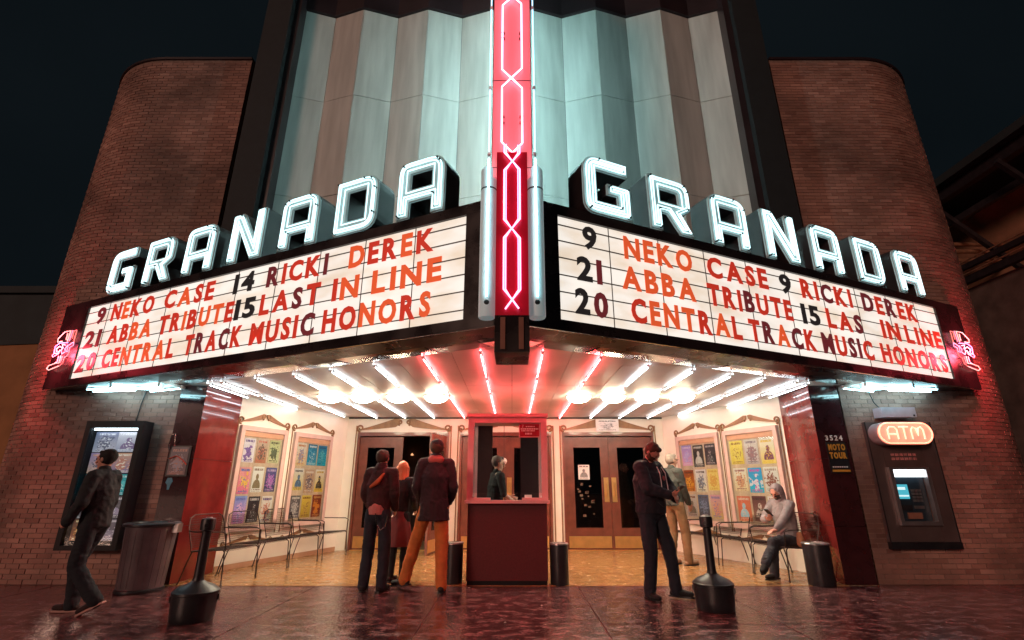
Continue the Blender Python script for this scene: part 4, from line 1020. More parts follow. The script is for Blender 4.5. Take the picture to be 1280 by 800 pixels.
bx3('recess', ix0+.05, ix1-.05, 7.36, 7.373, iz0+.05, iz1-.03, pbr('atm_recess', (.02, .035, .05), .3))
bx3('light_bar', ix0+.052, ix1-.052, 7.30, 7.358, iz1-.13, iz1-.032, glow('atm_light', (.85, .95, 1), 2.6))
sc_ = bx3('screen', ix0+.07, ix0+.25, 7.345, 7.358, 1.08, 1.27, pbr('atm_screen', (.02, .1, .14), .2, emit=(.08, .5, .62), es=.9, var=.3))
bx3('screen_text', ix0+.085, ix0+.21, 7.341, 7.3448, 1.20, 1.235, glow('atm_text', (.6, .95, 1), .9), sc_); bx3('screen_text', ix0+.10, ix0+.24, 7.341, 7.3448, 1.11, 1.13, glow('atm_text', (.6, .95, 1), .9), sc_)
for i in range(3):
    for j in range(4): bx3('key', ix0+.30+i*.045, ix0+.335+i*.045, 7.345, 7.3585, 1.04+j*.045, 1.072+j*.045, M['steel'])
bx3('card_slot', ix0+.09, ix0+.25, 7.34, 7.3585, .93, 1.0, M['plastic']); bx3('cash_slot', ix0+.17, ix0+.36, 7.335, 7.3585, .82, .90, pbr('cash_slot', (.25, .12, .08), .4)); bx3('receipt_slot', ix0+.29, ix0+.42, 7.342, 7.3585, .95, .99, M['steel'])
b = MB()
random.seed(9)
for i in range(12): x = 5.40+(i % 6)*.062; z = 1.60+(i//6)*.055; b.box(x, x+.045, 7.314, 7.3195, z, z+.035)
b.build('card_logos', pbr('logos', (.45, .2, .2), .4, var=.6, scale=25), at)
# oval neon sign
ov = thing('oval_atm_sign', 'oval orange neon sign reading ATM above the cash machine', 'neon sign', (5.5, 7.1, 1.95))
def oval(hw, hh, cx, cz): 
    P = []
    for k in range(25): a = -math.pi/2+math.pi*k/24; P.append((cx+hw-hh+math.cos(a)*hh, cz+math.sin(a)*hh))
    for k in range(25): a = math.pi/2+math.pi*k/24; P.append((cx-hw+hh+math.cos(a)*hh, cz+math.sin(a)*hh))
    return P
oc = (5.53, 1.955)
fo_ = lambda x, y, d: Vector((x, 7.14-d, y))
b = MB(); b.prism([oval(.385, .155, *oc)], fo_, -.178, 0); b.build('can', pbr('sign_can', (.35, .25, .27), .4), ov)
b = MB(); b.prism([oval(.375, .145, *oc)], fo_, .001, .008); b.build('face', pbr('sign_face', (.75, .45, .32), .5, emit=(1, .36, .26), es=.66), ov)
b = MB(); b.tube([fo_(x, y, .03) for x, y in oval(.37, .14, *oc)], .010, 8, closed=True); b.build('neon_outline', M['neon_orange'], ov, smooth=True)
def letters(off, m, r):
    ox, oz = oc[0]-.25, oc[1]-.085
    for pts in ([(0, 0), (.0, .13), (.03, .17), (.10, .17), (.13, .13), (.13, 0)], [(.0, .07), (.13, .07)], [(.165, .17), (.295, .17)], [(.23, .17), (.23, 0)], [(.33, 0), (.33, .13), (.36, .17), (.40, .15), (.415, .05), (.43, .15), (.47, .17), (.50, .13), (.50, 0)]):
        b = MB(); b.tube([fo_(ox+x+off, oz+y, .035) for x, y in pts], r, 6); b.build('neon_letter', m, ov, smooth=True)
letters(0, glow('neon_cream', (1, .66, .40), 1.3), .010)
wb = thing('wall_light_box', 'small pale metal box above the oval ATM sign', 'light box', (5.56, 7.3, 2.26))
bx3('housing', 5.33, 5.82, 7.20, 7.378, 2.19, 2.33, pbr('box_paint', (.5, .44, .5), .4), wb); bx3('knockout', 5.77, 5.795, 7.194, 7.1995, 2.20, 2.225, M['black'], wb)
b = MB(); b.tube([(5.42, 7.34, 2.33), (5.35, 7.34, 2.42), (5.30, 7.34, 2.60)], .007, 6); b.build('cable', M['black'], wb)

# ---------------------------------------------------------------- chairs
def make_chair():
    """wire patio armchair, faces +Y, origin on the floor at its centre"""
    r = thing('patio_chair', '', 'chair')
    W, D = .33, .25; t = .0085
    b = MB(); b.tube([(-W, D, .43), (W, D, .43), (W+.0, -D, .40), (-W, -D, .40)], t, 6, closed=True)
    for i in range(25): x = -W+2*W*(i+.5)/25; b.tube([(x, D, .43), (x, D+.035, .41)], .0028, 4)
    sf = b.build('seat', M['iron'], r, local=True)
    b = MB()
    for i in range(27): x = -W+2*W*(i+.5)/27; b.obox((x, 0, .415), (.0022, 0, 0), (0, D, .015), (0, 0, .0015))
    for i in range(20): y = -D+2*D*(i+.5)/20; b.obox((0, y, .416+.03*(y/(2*D))), (W, 0, 0), (0, .0022, 0), (0, 0, .0015))
    b.build('seat_mesh', M['iron'], sf, local=True)
    bk_ = [(-W, -D, .42), (-W-.01, -D-.09, .70), (-W+.02, -D-.12, .82), (-W+.10, -D-.13, .86), (W-.10, -D-.13, .86), (W-.02, -D-.12, .82), (W+.01, -D-.09, .70), (W, -D, .42)]
    b = MB(); b.tube(bk_, t, 6); br = b.build('backrest', M['iron'], r, local=True)
    b = MB()
    for i in range(27): x = -W+.02+2*(W-.02)*(i+.5)/27; b.obox((x, -D-.075, .63), (.0022, 0, 0), (0, -.055, .19), (0, .0012, 0))
    for i in range(14):
        z = .45+.38*i/13; y = -D-.02-.105*i/13; b.obox((0, y, z), (W, 0, 0), (0, .0012, 0), (0, 0, .0022))
    b.build('back_mesh', M['iron'], br, local=True)
    for s in (-1, 1):
        b = MB(); b.tube([(s*W, D-.02, .43), (s*(W+.015), D+.02, .40), (s*(W+.02), D+.05, .0)], t, 6); b.lathe((s*(W+.02), D+.05, 0), [(.014, 0), (.014, .014)], 8); b.build('leg', M['iron'], r, local=True)
        b = MB(); b.tube([(s*W, -D+.02, .40), (s*(W+.01), -D-.03, .25), (s*(W+.02), -D-.10, .0)], t, 6); b.lathe((s*(W+.02), -D-.10, 0), [(.014, 0), (.014, .014)], 8); b.build('leg', M['iron'], r, local=True)
        b = MB(); b.tube([(s*(W+.005), -D-.085, .66), (s*(W+.03), -D, .65), (s*(W+.035), D-.05, .655), (s*(W+.03), D+.02, .63), (s*(W+.01), D+.02, .43)], t, 6); b.build('armrest', M['iron'], r, local=True)
    return r
ch0 = make_chair(); ch_t = tree_of(ch0)
CH = [(-4.05, 7.66, -100, 'wire patio chair nearest the left pillar, behind the tall ash post'), (-3.98, 8.52, -104, 'wire patio chair second from the left pillar, under the first poster case'),
      (-3.80, 9.32, -108, 'wire patio chair third from the left pillar, between the two left poster cases'), (-3.56, 10.15, -108, 'wire patio chair nearest the left pair of doors'),
      (4.00, 7.95, 103, 'wire patio chair the man in the grey hoodie sits on'), (3.86, 8.78, 106, 'wire patio chair next to the seated man, towards the doors'),
      (3.62, 9.58, 110, 'wire patio chair behind the right ash post'), (3.34, 10.33, 110, 'wire patio chair beside the man in khaki trousers')]
for i, (x, y, rz, lb) in enumerate(CH):
    if i == 0: ch0.location = (x, y, .004); ch0.rotation_euler = (0, 0, R(rz)); ch0['label'] = lb; ch0['group'] = 'wire patio chairs along the entrance walls'
    else: copy_tree(ch0, ch_t, (x, y, .004), R(rz), lb)

# ---------------------------------------------------------------- ash posts and bins
def ash_post(x, y, label, an):
    r = thing('ash_post', label, 'ash post', (x, y, 0), R(an))
    b = MB(); b.lathe((0, 0, 0), [(.185, 0), (.192, .012), (.200, .10), (.205, .235), (.212, .24), (.212, .262), (.204, .268)], 36); bb = b.build('base_tub', M['plastic'], r, smooth=True, local=True)
    b = MB(); b.lathe((0, 0, .268), [(.204, 0), (.16, .035), (.09, .062), (.055, .085), (.048, .11)], 36); b.build('base_dome', M['plastic'], r, smooth=True, local=True)
    b = MB()
    for s in (-1, 1): b.box(s*.204-.012, s*.204+.012, -.03, .03, .17, .225)
    b.build('clip', M['black'], bb, local=True)
    b = MB(); b.lathe((0, 0, .37), [(.048, 0), (.046, .02), (.043, .44), (.050, .445)], 24); b.build('stem', M['plastic'], r, smooth=True, local=True)
    b = MB(); b.lathe((0, 0, .81), [(.052, 0), (.068, .012), (.070, .10), (.064, .118), (.03, .127)], 24); h = b.build('head', M['plastic'], r, smooth=True, local=True)
    b = MB(); b.lathe((0, -.066, .865), [(.022, 0), (.020, .008)], 16, axis=(0, -1, 0)); b.build('ash_hole', M['black'], h, local=True)
    b = MB(); b.lathe((0, 0, .9375), [(.032, 0), (.028, .005)], 20); b.build('cap_plate', M['steel'], h, local=True)
ash_post(-3.15, 5.55, 'black plastic cigarette post in front of the left red pillar', 20)
ash_post(2.17, 5.98, 'black plastic cigarette post standing between the man with the phone and the seated man', -30)
def round_bin(x, y, r_, h_, label):
    r = thing('round_bin', label, 'bin', (x, y, 0))
    b = MB(); b.lathe((0, 0, 0), [(r_*.97, 0), (r_, .012), (r_, h_-.02), (r_*.99, h_)], 32); b.build('body', M['plastic'], r, smooth=True, local=True)
    b = MB(); b.lathe((0, 0, h_+.001), [(r_*1.04, 0), (r_*1.05, .010), (r_*1.0, .020), (r_*.74, .022), (r_*.72, .008), (r_*.3, .007)], 32); l = b.build('rim', M['steel'], r, smooth=True, local=True)
    b = MB(); b.lathe((0, 0, h_+.012), [(r_*.70, 0), (r_*.66, .004)], 24); b.build('sand', pbr('ash_sand', (.25, .22, .19), .9, var=.4, scale=60, bump=.4), l, local=True)
round_bin(.64, 7.42, .125, .49, 'slim black cylinder bin on the right of the ticket booth')
round_bin(-.80, 7.50, .125, .49, 'slim black cylinder bin on the left of the ticket booth, behind the mustard trousers')
round_bin(4.12, 7.36, .165, .50, 'wide black cylinder bin by the right red pillar, beside the seated man')
lb_ = thing('litter_bin', 'large tapered grey litter bin with flat rim by the left pillar', 'bin', (-4.68, 6.98, 0))
b = MB()
prof = [(.245, .02), (.25, .05), (.285, .74), (.29, .76)]
b.lathe((0, 0, 0), prof, 40); bd = b.build('body', M['bin'], lb_, smooth=True, local=True)
b = MB()
for k in range(20):
    a = 2*math.pi*k/20; c_, s_ = math.cos(a), math.sin(a)
    b.tube([(c_*.247, s_*.247, .06), (c_*.280, s_*.280, .72)], .008, 5)
b.build('rib', M['bin'], bd, local=True)
b = MB(); b.lathe((0, 0, .76), [(.30, 0), (.318, .006), (.322, .03), (.30, .042), (.24, .044), (.22, .02)], 40); b.build('rim', M['plastic'], lb_, smooth=True, local=True)
b = MB(); b.lathe((0, 0, 0), [(.262, 0), (.268, .01), (.266, .035), (.25, .045)], 36); b.build('foot_ring', M['plastic'], lb_, smooth=True, local=True)
b = MB(); b.box(.24, .36, -.05, .05, .68, .785); b.build('handle', M['steel'], lb_, local=True)

# ---------------------------------------------------------------- neighbouring buildings
nr_ = thing('neighbour_building', 'dark brick building with girders and pipes beyond the right wing', 'building', (11.6, 9, 0))
b = MB(); b.box(11.0, 22, 8.0, 26, 0, 5.75); b.build('wall', M['bwall'], nr_)
b = MB(); b.box(12.6, 22, 8.0, 26, 5.9, 8.3); b.build('upper_wall', M['orangewall2'] if 'orangewall2' in M else pbr('upper_wall', (.36, .17, .10), .8, var=.4, scale=1.2), nr_)
for (x, z, w_, h_, m) in ((10.75, 5.8, .14, .16, 'girder'), (10.72, 6.12, .10, .12, 'girder'), (11.1, 8.25, .2, .28, 'girder'), (11.2, 7.55, .12, .16, 'girder')):
    b = MB(); b.box(x, x+w_, 7.0, 24, z, z+h_); b.build('girder', M[m], nr_)
for x, z in ((10.70, 5.99), (10.68, 6.28)):
    b = MB(); b.tube([(x, 7.0, z), (x, 24, z)], .018, 6); b.build('conduit', M['pipe'], nr_)
for z, y in ((6.65, 11.4), (6.9, 11.4), (7.15, 11.5)):
    b = MB(); b.tube([(10.9, y, z), (16, y, z)], .055, 10); p_ = b.build('pipe', M['pipe'], nr_, smooth=True)
b = MB(); b.box(10.9, 22, 7.5, 26, 8.55, 8.75); b.build('eave', M['roofdark'], nr_)
for y in (9.2, 11.0, 13.0):
    b = MB(); b.obox((11.5, y, 7.1), (.9, 0, -.9), (0, .05, 0), (.03, 0, .05)); b.build('brace', M['girder'], nr_)
nl = thing('orange_lit_building', 'low orange-lit building glimpsed beyond the left wing', 'building', (-16, 15, 0))
b = MB(); b.prism([[(-24, 14.8), (-12.6, 13.4), (-12.6, 20), (-24, 20)]], lambda x, y, d: Vector((x, y, d)), 0, 5.05); b.build('wall', M['orangewall'], nl)
b = MB(); b.prism([[(-24, 14.75), (-12.5, 13.35), (-12.5, 20), (-24, 20)]], lambda x, y, d: Vector((x, y, d)), 5.051, 5.2); b.build('parapet', M['roofdark'], nl)
n2 = thing('dark_block', 'tall unlit block behind the orange-lit building on the left', 'building', (-28, 26, 0))
b = MB(); b.box(-44, -22, 26, 40, 0, 11.5); b.build('wall', M['roofdark'], n2)
b = MB(); b.box(-44.2, -21.8, 25.8, 40.2, 11.501, 11.9); b.build('parapet', M['roofdark'], n2)

# ---------------------------------------------------------------- people
class Blob:
    """limbs and ellipsoids merged into one continuous surface"""
    def __init__(s): s.mb = MB()
    def limb(s, p0, p1, r0, r1, side=None, k=1., n=14, flat=0):
        p0, p1 = Vector(p0), Vector(p1); t = (p1-p0); L = t.length; t = t.normalized() if L > 1e-6 else Vector((0, 0, 1))
        u = Vector(side) if side is not None else t.orthogonal(); u = u-t*u.dot(t)
        if u.length < 1e-4: u = t.orthogonal()
        u.normalize(); v = t.cross(u); rings = []
        st = [(-math.sin(a)*r0, math.cos(a)*r0) for a in [math.pi/2*q for q in (.98, .7, .35)]]+[(0, r0), (L, r1)]+[(L+math.sin(a)*r1, math.cos(a)*r1) for a in [math.pi/2*q for q in (.35, .7, .98)]]
        if flat: st = [(-.001, r0*.5), (0, r0*.97)]+st[3:]; st[2] = (.012, r0)
        vs = [p0+t*z+(u*math.cos(2*math.pi*i/n)*k+v*math.sin(2*math.pi*i/n))*r for z, r in st for i in range(n)]
        fs = [(j*n+i, j*n+(i+1) % n, (j+1)*n+(i+1) % n, (j+1)*n+i) for j in range(len(st)-1) for i in range(n)]
        fs += [tuple(range(n))[::-1], tuple((len(st)-1)*n+i for i in range(n))]
        s.mb.add(vs, fs); return s
    def ball(s, c, r, rot=None):
        c = Vector(c); n, m = 16, 10; q = rot or Matrix.Identity(3); vs = []
        for j in range(m+1):
            a = -math.pi/2+math.pi*(j+.02)/(m+.04)
            for i in range(n): vs.append(c+q @ Vector((math.cos(a)*math.cos(2*math.pi*i/n)*r[0], math.cos(a)*math.sin(2*math.pi*i/n)*r[1], math.sin(a)*r[2])))
        fs = [(j*n+i, j*n+(i+1) % n, (j+1)*n+(i+1) % n, (j+1)*n+i) for j in range(m) for i in range(n)]+[tuple(range(n))[::-1], tuple(m*n+i for i in range(n))]
        s.mb.add(vs, fs); return s
    def make(s, name, m, parent, voxel=.009, smooth=2, noise=0., cut=None, label=None):
        me = bpy.data.meshes.new('tmp'); me.from_pydata([tuple(v) for v in s.mb.v], [], s.mb.f)
        o = bpy.data.objects.new('tmp', me)
        md = o.modifiers.new('r', 'REMESH'); md.mode = 'VOXEL'; md.voxel_size = voxel; md.use_smooth_shade = True
        if smooth: ms = o.modifiers.new('s', 'SMOOTH'); ms.factor = .5; ms.iterations = smooth
        r = evaluated_mesh(o); bpy.data.meshes.remove(me)
        if noise or cut:
            from mathutils.noise import noise as nf
            N_ = len(r.vertices); co_ = [0.]*(3*N_); nr_ = [0.]*(3*N_)
            r.vertices.foreach_get('co', co_); r.vertices.foreach_get('normal', nr_)
            for i in range(0, 3*N_, 3):
                if noise:
                    x, y, z = co_[i:i+3]; q = nf((x*8, y*8, z*6+x*4))*noise*.8+(.5-abs(nf((x*13+z*9, y*13, z*17))))*noise*.7+nf((x*34, y*34, z*22))*noise*.25
                    co_[i] += nr_[i]*q; co_[i+1] += nr_[i+1]*q; co_[i+2] += nr_[i+2]*q
                if cut: co_[i+2] = max(co_[i+2], cut)
            r.vertices.foreach_set('co', co_); r.update()
        r.materials.clear(); r.materials.append(m); r.name = name
        k = bpy.data.objects.new(name, r); col.objects.link(k); k.parent = parent
        if label: k['label'] = label
        return k
def ik(a, b, l1, l2, pole):
    a, b = Vector(a), Vector(b); d = b-a; L = min(d.length, (l1+l2)*.995); dn = d.normalized()
    x = (l1*l1-l2*l2+L*L)/(2*L); h = math.sqrt(max(0, l1*l1-x*x)); p = Vector(pole); p = (p-dn*p.dot(dn))
    p = p.normalized() if p.length > 1e-5 else dn.orthogonal(); return a+dn*x+p*h, a+dn*L
def hand(B, wr, dr, palm, thumb, curl=.5, sc_=1.):
    """palm, five fingers of different lengths, thumb at the side"""
    wr = Vector(wr); d = Vector(dr).normalized(); pn = Vector(palm); pn = (pn-d*pn.dot(d)).normalized(); sd = d.cross(pn)
    th = 1 if sd.dot(Vector(thumb)) > 0 else -1; sd = sd*th
    B.limb(wr, wr+d*.075*sc_, .022*sc_, .021*sc_, side=sd, k=1.75)
    for i, (o, L) in enumerate(((.030, .070), (.010, .080), (-.010, .073), (-.030, .056))):
        p = wr+d*.082*sc_+sd*o*sc_; c = curl*(.8+.12*i); d1 = (d*math.cos(c*.7)+pn*math.sin(c*.7)); d2 = (d*math.cos(c*1.7)+pn*math.sin(c*1.7)); d3 = (d*math.cos(c*2.5)+pn*math.sin(c*2.5))
        q = p+d1*L*.45*sc_; r = q+d2*L*.32*sc_; e = r+d3*L*.23*sc_
        B.limb(p-d*.01, q, .0092*sc_, .0088*sc_, n=8); B.limb(q, r, .0088*sc_, .008*sc_, n=8); B.limb(r, e, .008*sc_, .007*sc_, n=8)
    p = wr+d*.028*sc_+sd*.026*sc_; q = p+(d*.55+sd*.75+pn*.2).normalized()*.036*sc_; e = q+(d*.9+sd*.15+pn*(.3+curl*.3)).normalized()*.032*sc_
    B.limb(p, q, .0125*sc_, .0105*sc_, n=8); B.limb(q, e, .0105*sc_, .0085*sc_, n=8)
SKIN = pbr('skin', (.60, .35, .26), .5, var=.08, scale=20); SKIN2 = pbr('skin_ruddy', (.60, .30, .22), .5, var=.1, scale=20)
EYE = pbr('eye', (.03, .02, .02), .15)
def person(label, loc, rz, H=1.76, P=None):
    """P: pose and clothes in a frame facing +Y, right side +X, metres for a 1.76 m body"""
    P = P or {}; k = H/1.76
    r = thing('person', label, 'person', loc, R(rz)); g = P.get
    V = lambda p: Vector(p)*k
    hip = V(g('hip', (0, 0, .93))); lean = Vector(g('lean', (0, 0, 1))).normalized()
    sh_ax = Vector(g('shax', (1, 0, 0))).normalized(); hip_ax = Vector(g('hipax', (1, 0, 0))).normalized()
    chest = hip+lean*.36*k; sh_c = hip+lean*.52*k; neck = sh_c+lean*.03*k+Vector((0, .005, 0))
    sw_ = g('sw', .165)*k; bulk = g('bulk', 1.)
    shL, shR = sh_c-sh_ax*sw_, sh_c+sh_ax*sw_
    hf = Vector(g('look', (0, 1, -.05))).normalized(); hs = hf.cross(Vector((0, 0, 1))).normalized(); hu = hs.cross(hf)
    hc = neck+Vector(g('neckdir', (0, .12, 1))).normalized()*.155*k
    hrot = Matrix((hs, hf, hu)).transposed()
    aL = {}; legs = {}
    for s, nm in ((-1, 'L'), (1, 'R')):
        S_ = shL if s < 0 else shR
        wr_ = V(g('wr'+nm, (s*.24, .04, .84))); el, wr_ = ik(S_, wr_, .285*k, .255*k, g('ep'+nm, (s*.5, -1, -.2)))
        aL[nm] = (S_, el, wr_)
        hp = hip+hip_ax*s*.09*k; an = V(g('an'+nm, (s*.10, -.02, .085))); kn, an = ik(hp, an, .43*k, .42*k, g('kp'+nm, (s*.1, 1, 0)))
        legs[nm] = (hp, kn, an)
    # --- body, one surface
    B = Blob()
    B.limb(hip-hip_ax*.06*k, hip+hip_ax*.06*k, .105*k*bulk, .105*k*bulk)
    B.limb(hip+lean*.05*k, chest, .10*k*bulk, .115*k*bulk, side=sh_ax, k=1.3)
    B.limb(chest, sh_c-lean*.04*k, .115*k*bulk, .085*k, side=sh_ax, k=1.45)
    B.limb(shL, shR, .052*k, .052*k); B.limb(neck-lean*.04*k, hc-hu*.04*k, .058*k, .052*k)
    for nm, (a, e, w_) in aL.items():
        B.limb(a, e, .046*k, .038*k); B.limb(e, w_, .038*k, .026*k)
        hd_ = Vector(g('hd'+nm, tuple((w_-e).normalized()))); s = -1 if nm == 'L' else 1
        hand(B, w_, hd_, g('pn'+nm, (-s, .0, 0)), g('tn'+nm, (0, 1, 0)), g('curl'+nm, .55), k*1.02)
    for nm, (a, e, w_) in legs.items():
        B.limb(a, e, .078*k*bulk, .056*k); B.limb(e, w_, .055*k, .038*k)
        B.limb(e*.65+w_*.35-Vector((0, .012, 0)), e*.5+w_*.5, .052*k, .046*k)
    hc2 = hc
    B.ball(hc2-hf*.008*k+hu*.018*k, (.076*k, .094*k, .094*k), hrot); B.limb(hc2-hu*.03*k+hf*.022*k, hc2-hu*.082*k+hf*.052*k, .058*k, .030*k, side=hs, k=1.12)
    B.limb(hc2+hf*.085*k+hu*.018*k, hc2+hf*.106*k-hu*.024*k, .010*k, .016*k, n=8)          # nose
    B.limb(hc2+hf*.088*k-hu*.048*k-hs*.016*k, hc2+hf*.088*k-hu*.048*k+hs*.016*k, .0085*k, .0085*k, n=8)   # lips
    B.limb(hc2+hf*.079*k+hu*.032*k-hs*.035*k, hc2+hf*.079*k+hu*.032*k+hs*.035*k, .012*k, .012*k, n=8)    # brow
    for s in (-1, 1): B.ball(hc2+hs*s*.079*k-hf*.005*k, (.010*k, .018*k, .029*k), hrot)
    body = B.make('body', g('skin', SKIN), r, .0072*k, 2)
    if not g('noface'):
        for s in (-1, 1):
            e = MB(); e.lathe(hc2+hf*.0865*k+hu*.012*k+hs*s*.031*k, [(.003, .002), (.010, 0.0), (.010, .003), (.004, .006)], 10, axis=tuple(hf)); e.build('eye', EYE, r, local=True)
    # --- clothes
    T = Blob(); th = g('thick', .016)*k; hem = g('hem', .10)
    T.limb(hip+lean*(.10-hem)*k, hip+lean*.12*k, (.112*k*bulk+th)*g('flare', 1.0), .106*k*bulk+th, side=sh_ax, k=1.28, flat=1)
    T.limb(hip+lean*.10*k, chest, .104*k*bulk+th, .119*k*bulk+th, side=sh_ax, k=1.28)
    T.limb(chest, sh_c-lean*.035*k, .119*k*bulk+th, .080*k+th, side=sh_ax, k=1.36); T.limb(shL, shR, .046*k+th, .046*k+th)
    T.limb(sh_c-lean*.02*k, neck+lean*.035*k, .075*k, .066*k+g('collar', 0)*k)
    for nm, (a, e, w_) in aL.items():
        T.limb(a, e, .046*k+th, .040*k+th*.9)
        if g('short'): continue
        T.limb(e, e.lerp(w_, .93), .040*k+th*.9, .030*k+th*.7, flat=0)
    if g('hood') == 'down': T.limb(neck-Vector((.05, .055, -.005))*k, neck+Vector((.05, -.055, .005))*k, .050*k, .050*k); T.limb(neck-Vector((.0, .08, .05))*k, neck-Vector((.0, .06, 0))*k, .05*k, .05*k)
    if not g('skirt'):
        top = T.make(g('topname', 'jacket'), g('top'), r, .0085*k, 2, g('fold', .016)*k)
    else: top = T.make(g('topname', 'jacket'), g('top'), r, .0085*k, 2, .008*k)
    if not g('skirt'):
        Q = Blob(); Q.limb(hip-hip_ax*.055*k, hip+hip_ax*.055*k, .113*k*bulk, .113*k*bulk)
        Q.limb(hip, hip+lean*.08*k, .112*k*bulk, .108*k*bulk, side=hip_ax, k=1.22)
        for nm, (a, e, w_) in legs.items():
            Q.limb(a-Vector((0, 0, .0)), e, .092*k*bulk, .076*k); Q.limb(e, w_+Vector((0, 0, -.02*k)), .076*k, .066*k)
        Q.make('trousers', g('bottom'), r, .0085*k, 2, .013*k, cut=.02)
    else:
        Q = MB(); prof = [(.105, 1.03), (.135, .93), (.165, .80), (.20, .62), (.215, .50)]; n = 40
        vs = []; 
        for rr, z in prof:
            for i in range(n):
                a = 2*math.pi*i/n; q = rr*(1+.07*math.sin(a*9+z*2)*(1.05-z)*1.6); vs.append((math.cos(a)*q*k*1.08, math.sin(a)*q*k*.86, z*k))
        Q.add(vs, [(j*n+i, j*n+(i+1) % n, (j+1)*n+(i+1) % n, (j+1)*n+i) for j in range(len(prof)-1) for i in range(n)])
        Q.build('skirt', g('bottom'), r, smooth=True, local=True)
        Q = Blob()
        for nm, (a, e, w_) in legs.items(): Q.limb(a, e, .085*k, .068*k); Q.limb(e, w_, .068*k, .045*k); Q.limb(e*.65+w_*.35-Vector((0, .012, 0)), e*.5+w_*.5, .062*k, .056*k)
        Q.make('stockings', g('stock'), r, .009*k, 2)
    for nm, (a, e, w_) in legs.items():
        fd = Vector(g('ft'+nm, (0, 1, 0))).normalized(); s = Blob(); sdv = fd.cross(Vector((0, 0, 1))).normalized()
        b0 = w_-Vector((0, 0, .042*k)); hl = b0-fd*.045*k; toe = b0+fd*.165*k
        s.limb(hl, b0+fd*.08*k, .036*k, .038*k, side=sdv, k=1.1); s.limb(b0+fd*.07*k, toe, .040*k, .030*k, side=sdv, k=1.25); s.limb(w_+Vector((0, 0, .01)), b0+fd*.03*k, .046*k, .040*k)
        sh = s.make('shoe', g('shoe'), r, .0085*k, 1)
        so_ = MB(); up = sdv.cross(fd)
        out = [(-.088, .030), (-.092, 0), (-.088, -.030), (0, -.038), (.09, -.050), (.17, -.042), (.205, -.015), (.205, .012), (.17, .042), (.09, .048), (0, .038)]
        vs = [b0+fd*x*k+sdv*y*k-up*.040*k for x, y in out]+[b0+fd*x*k+sdv*y*k-up*.022*k for x, y in out]; n = len(out)
        so_.add(vs, [tuple(range(n))[::-1], tuple(range(n, 2*n))]+[(i, (i+1) % n, (i+1) % n+n, i+n) for i in range(n)]); so_.build('sole', g('sole', M['black']), sh, local=True)
    # --- hair, beard, cap
    if g('hair'):
        h = Blob(); hl = g('hairlen', 0)
        h.ball(hc2-hf*.022*k+hu*.030*k, (.084*k, .092*k, .095*k), hrot)
        h.limb(hc2+hf*.045*k+hu*.088*k-hs*.02*k, hc2+hf*.045*k+hu*.088*k+hs*.02*k, .026*k, .026*k)
        if hl: 
            for q in range(-3, 4): a = q/3*1.25; d_ = -hf*math.cos(a)*.080+hs*math.sin(a)*.080; h.limb(hc2+(d_+hu*.02)*k, hc2+(d_*1.05+Vector((0, 0, -hl)))*k, .028*k, .020*k)
        h.make('hair', g('hair'), r, .0075*k, 1, .012*k)
    if g('beard'):
        h = Blob(); h.limb(hc2-hu*.045*k+hf*.030*k, hc2-hu*.098*k+hf*.058*k, .062*k, .032*k, side=hs, k=1.12)
        for s_ in (-1, 1): h.limb(hc2+hs*s_*.066*k-hu*.0*k+hf*.012*k, hc2+hs*s_*.045*k-hu*.062*k+hf*.045*k, .014*k, .024*k)
        h.make('beard', g('beard'), r, .0085*k, 1, .005*k)
    if g('cap'):
        h = Blob(); h.ball(hc2-hf*.006*k+hu*.052*k, (.088*k, .102*k, .075*k), hrot); h.make('cap', g('cap'), r, .0085*k, 1)
        if g('brim'): h = Blob(); h.limb(hc2+hf*.085*k+hu*.045*k-hs*.03*k, hc2+hf*.085*k+hu*.045*k+hs*.03*k, .02*k, .02*k); h.limb(hc2+hf*.09*k+hu*.04*k, hc2+hf*.15*k+hu*.035*k, .012*k, .010*k, side=hs, k=5); h.make('cap_brim', g('cap'), r, .0085*k, 0)
    if g('hood') == 'up':
        h = Blob(); h.ball(hc2-hf*.030*k+hu*.022*k, (.100*k, .098*k, .112*k), hrot)
        for q in range(-5, 6):
            a = q/5*math.pi*.82; c_ = hc2+hf*.035*k+(hu*math.cos(a)*.098+hs*math.sin(a)*.083)*k; h.ball(c_, (.020*k,)*3)
        h.limb(hc2-hu*.06*k-hf*.05*k, neck, .075*k, .085*k); h.make('hood', g('top'), r, .0085*k, 2, .006*k)
    return r, dict(hc=hc2, hf=hf, hs=hs, hu=hu, k=k, arms=aL, legs=legs, chest=chest, sh=sh_c, hip=hip)
def cl(n_, c, **q): return pbr(n_, c, q.pop('rough', .85), var=q.pop('var', .18), scale=q.pop('scale', 9), bump=.25, bscale=180, **q)
DK = cl('dark_leather', (.020, .014, .014), rough=.6)
# 1 walker, left
r1, i1 = person('man in dark jacket and jeans walking left past the poster cabinet, hands at his pockets', (-4.52, 5.80, 0), 94, 1.68,
    dict(top=cl('charcoal_jacket', (.016, .020, .024)), bottom=cl('black_denim', (.010, .013, .020)), shoe=cl('dark_canvas', (.03, .012, .012)), sole=pbr('pale_sole', (.55, .30, .26), .6), hair=cl('black_hair', (.008, .007, .007)),
         hip=(0, .0, .90), lean=(0, .05, 1), anR=(.10, .10, .085), ftR=(0, 1, .02), anL=(-.09, -.26, .16), ftL=(0, .85, -.45), wrL=(-.20, .17, .92), epL=(-.6, -1, 0), wrR=(.21, .10, .90), epR=(.6, -1, 0), look=(0, 1, -.06), skin=SKIN2, hdL=(.5, .9, -.2), hem=.14, thick=.024))
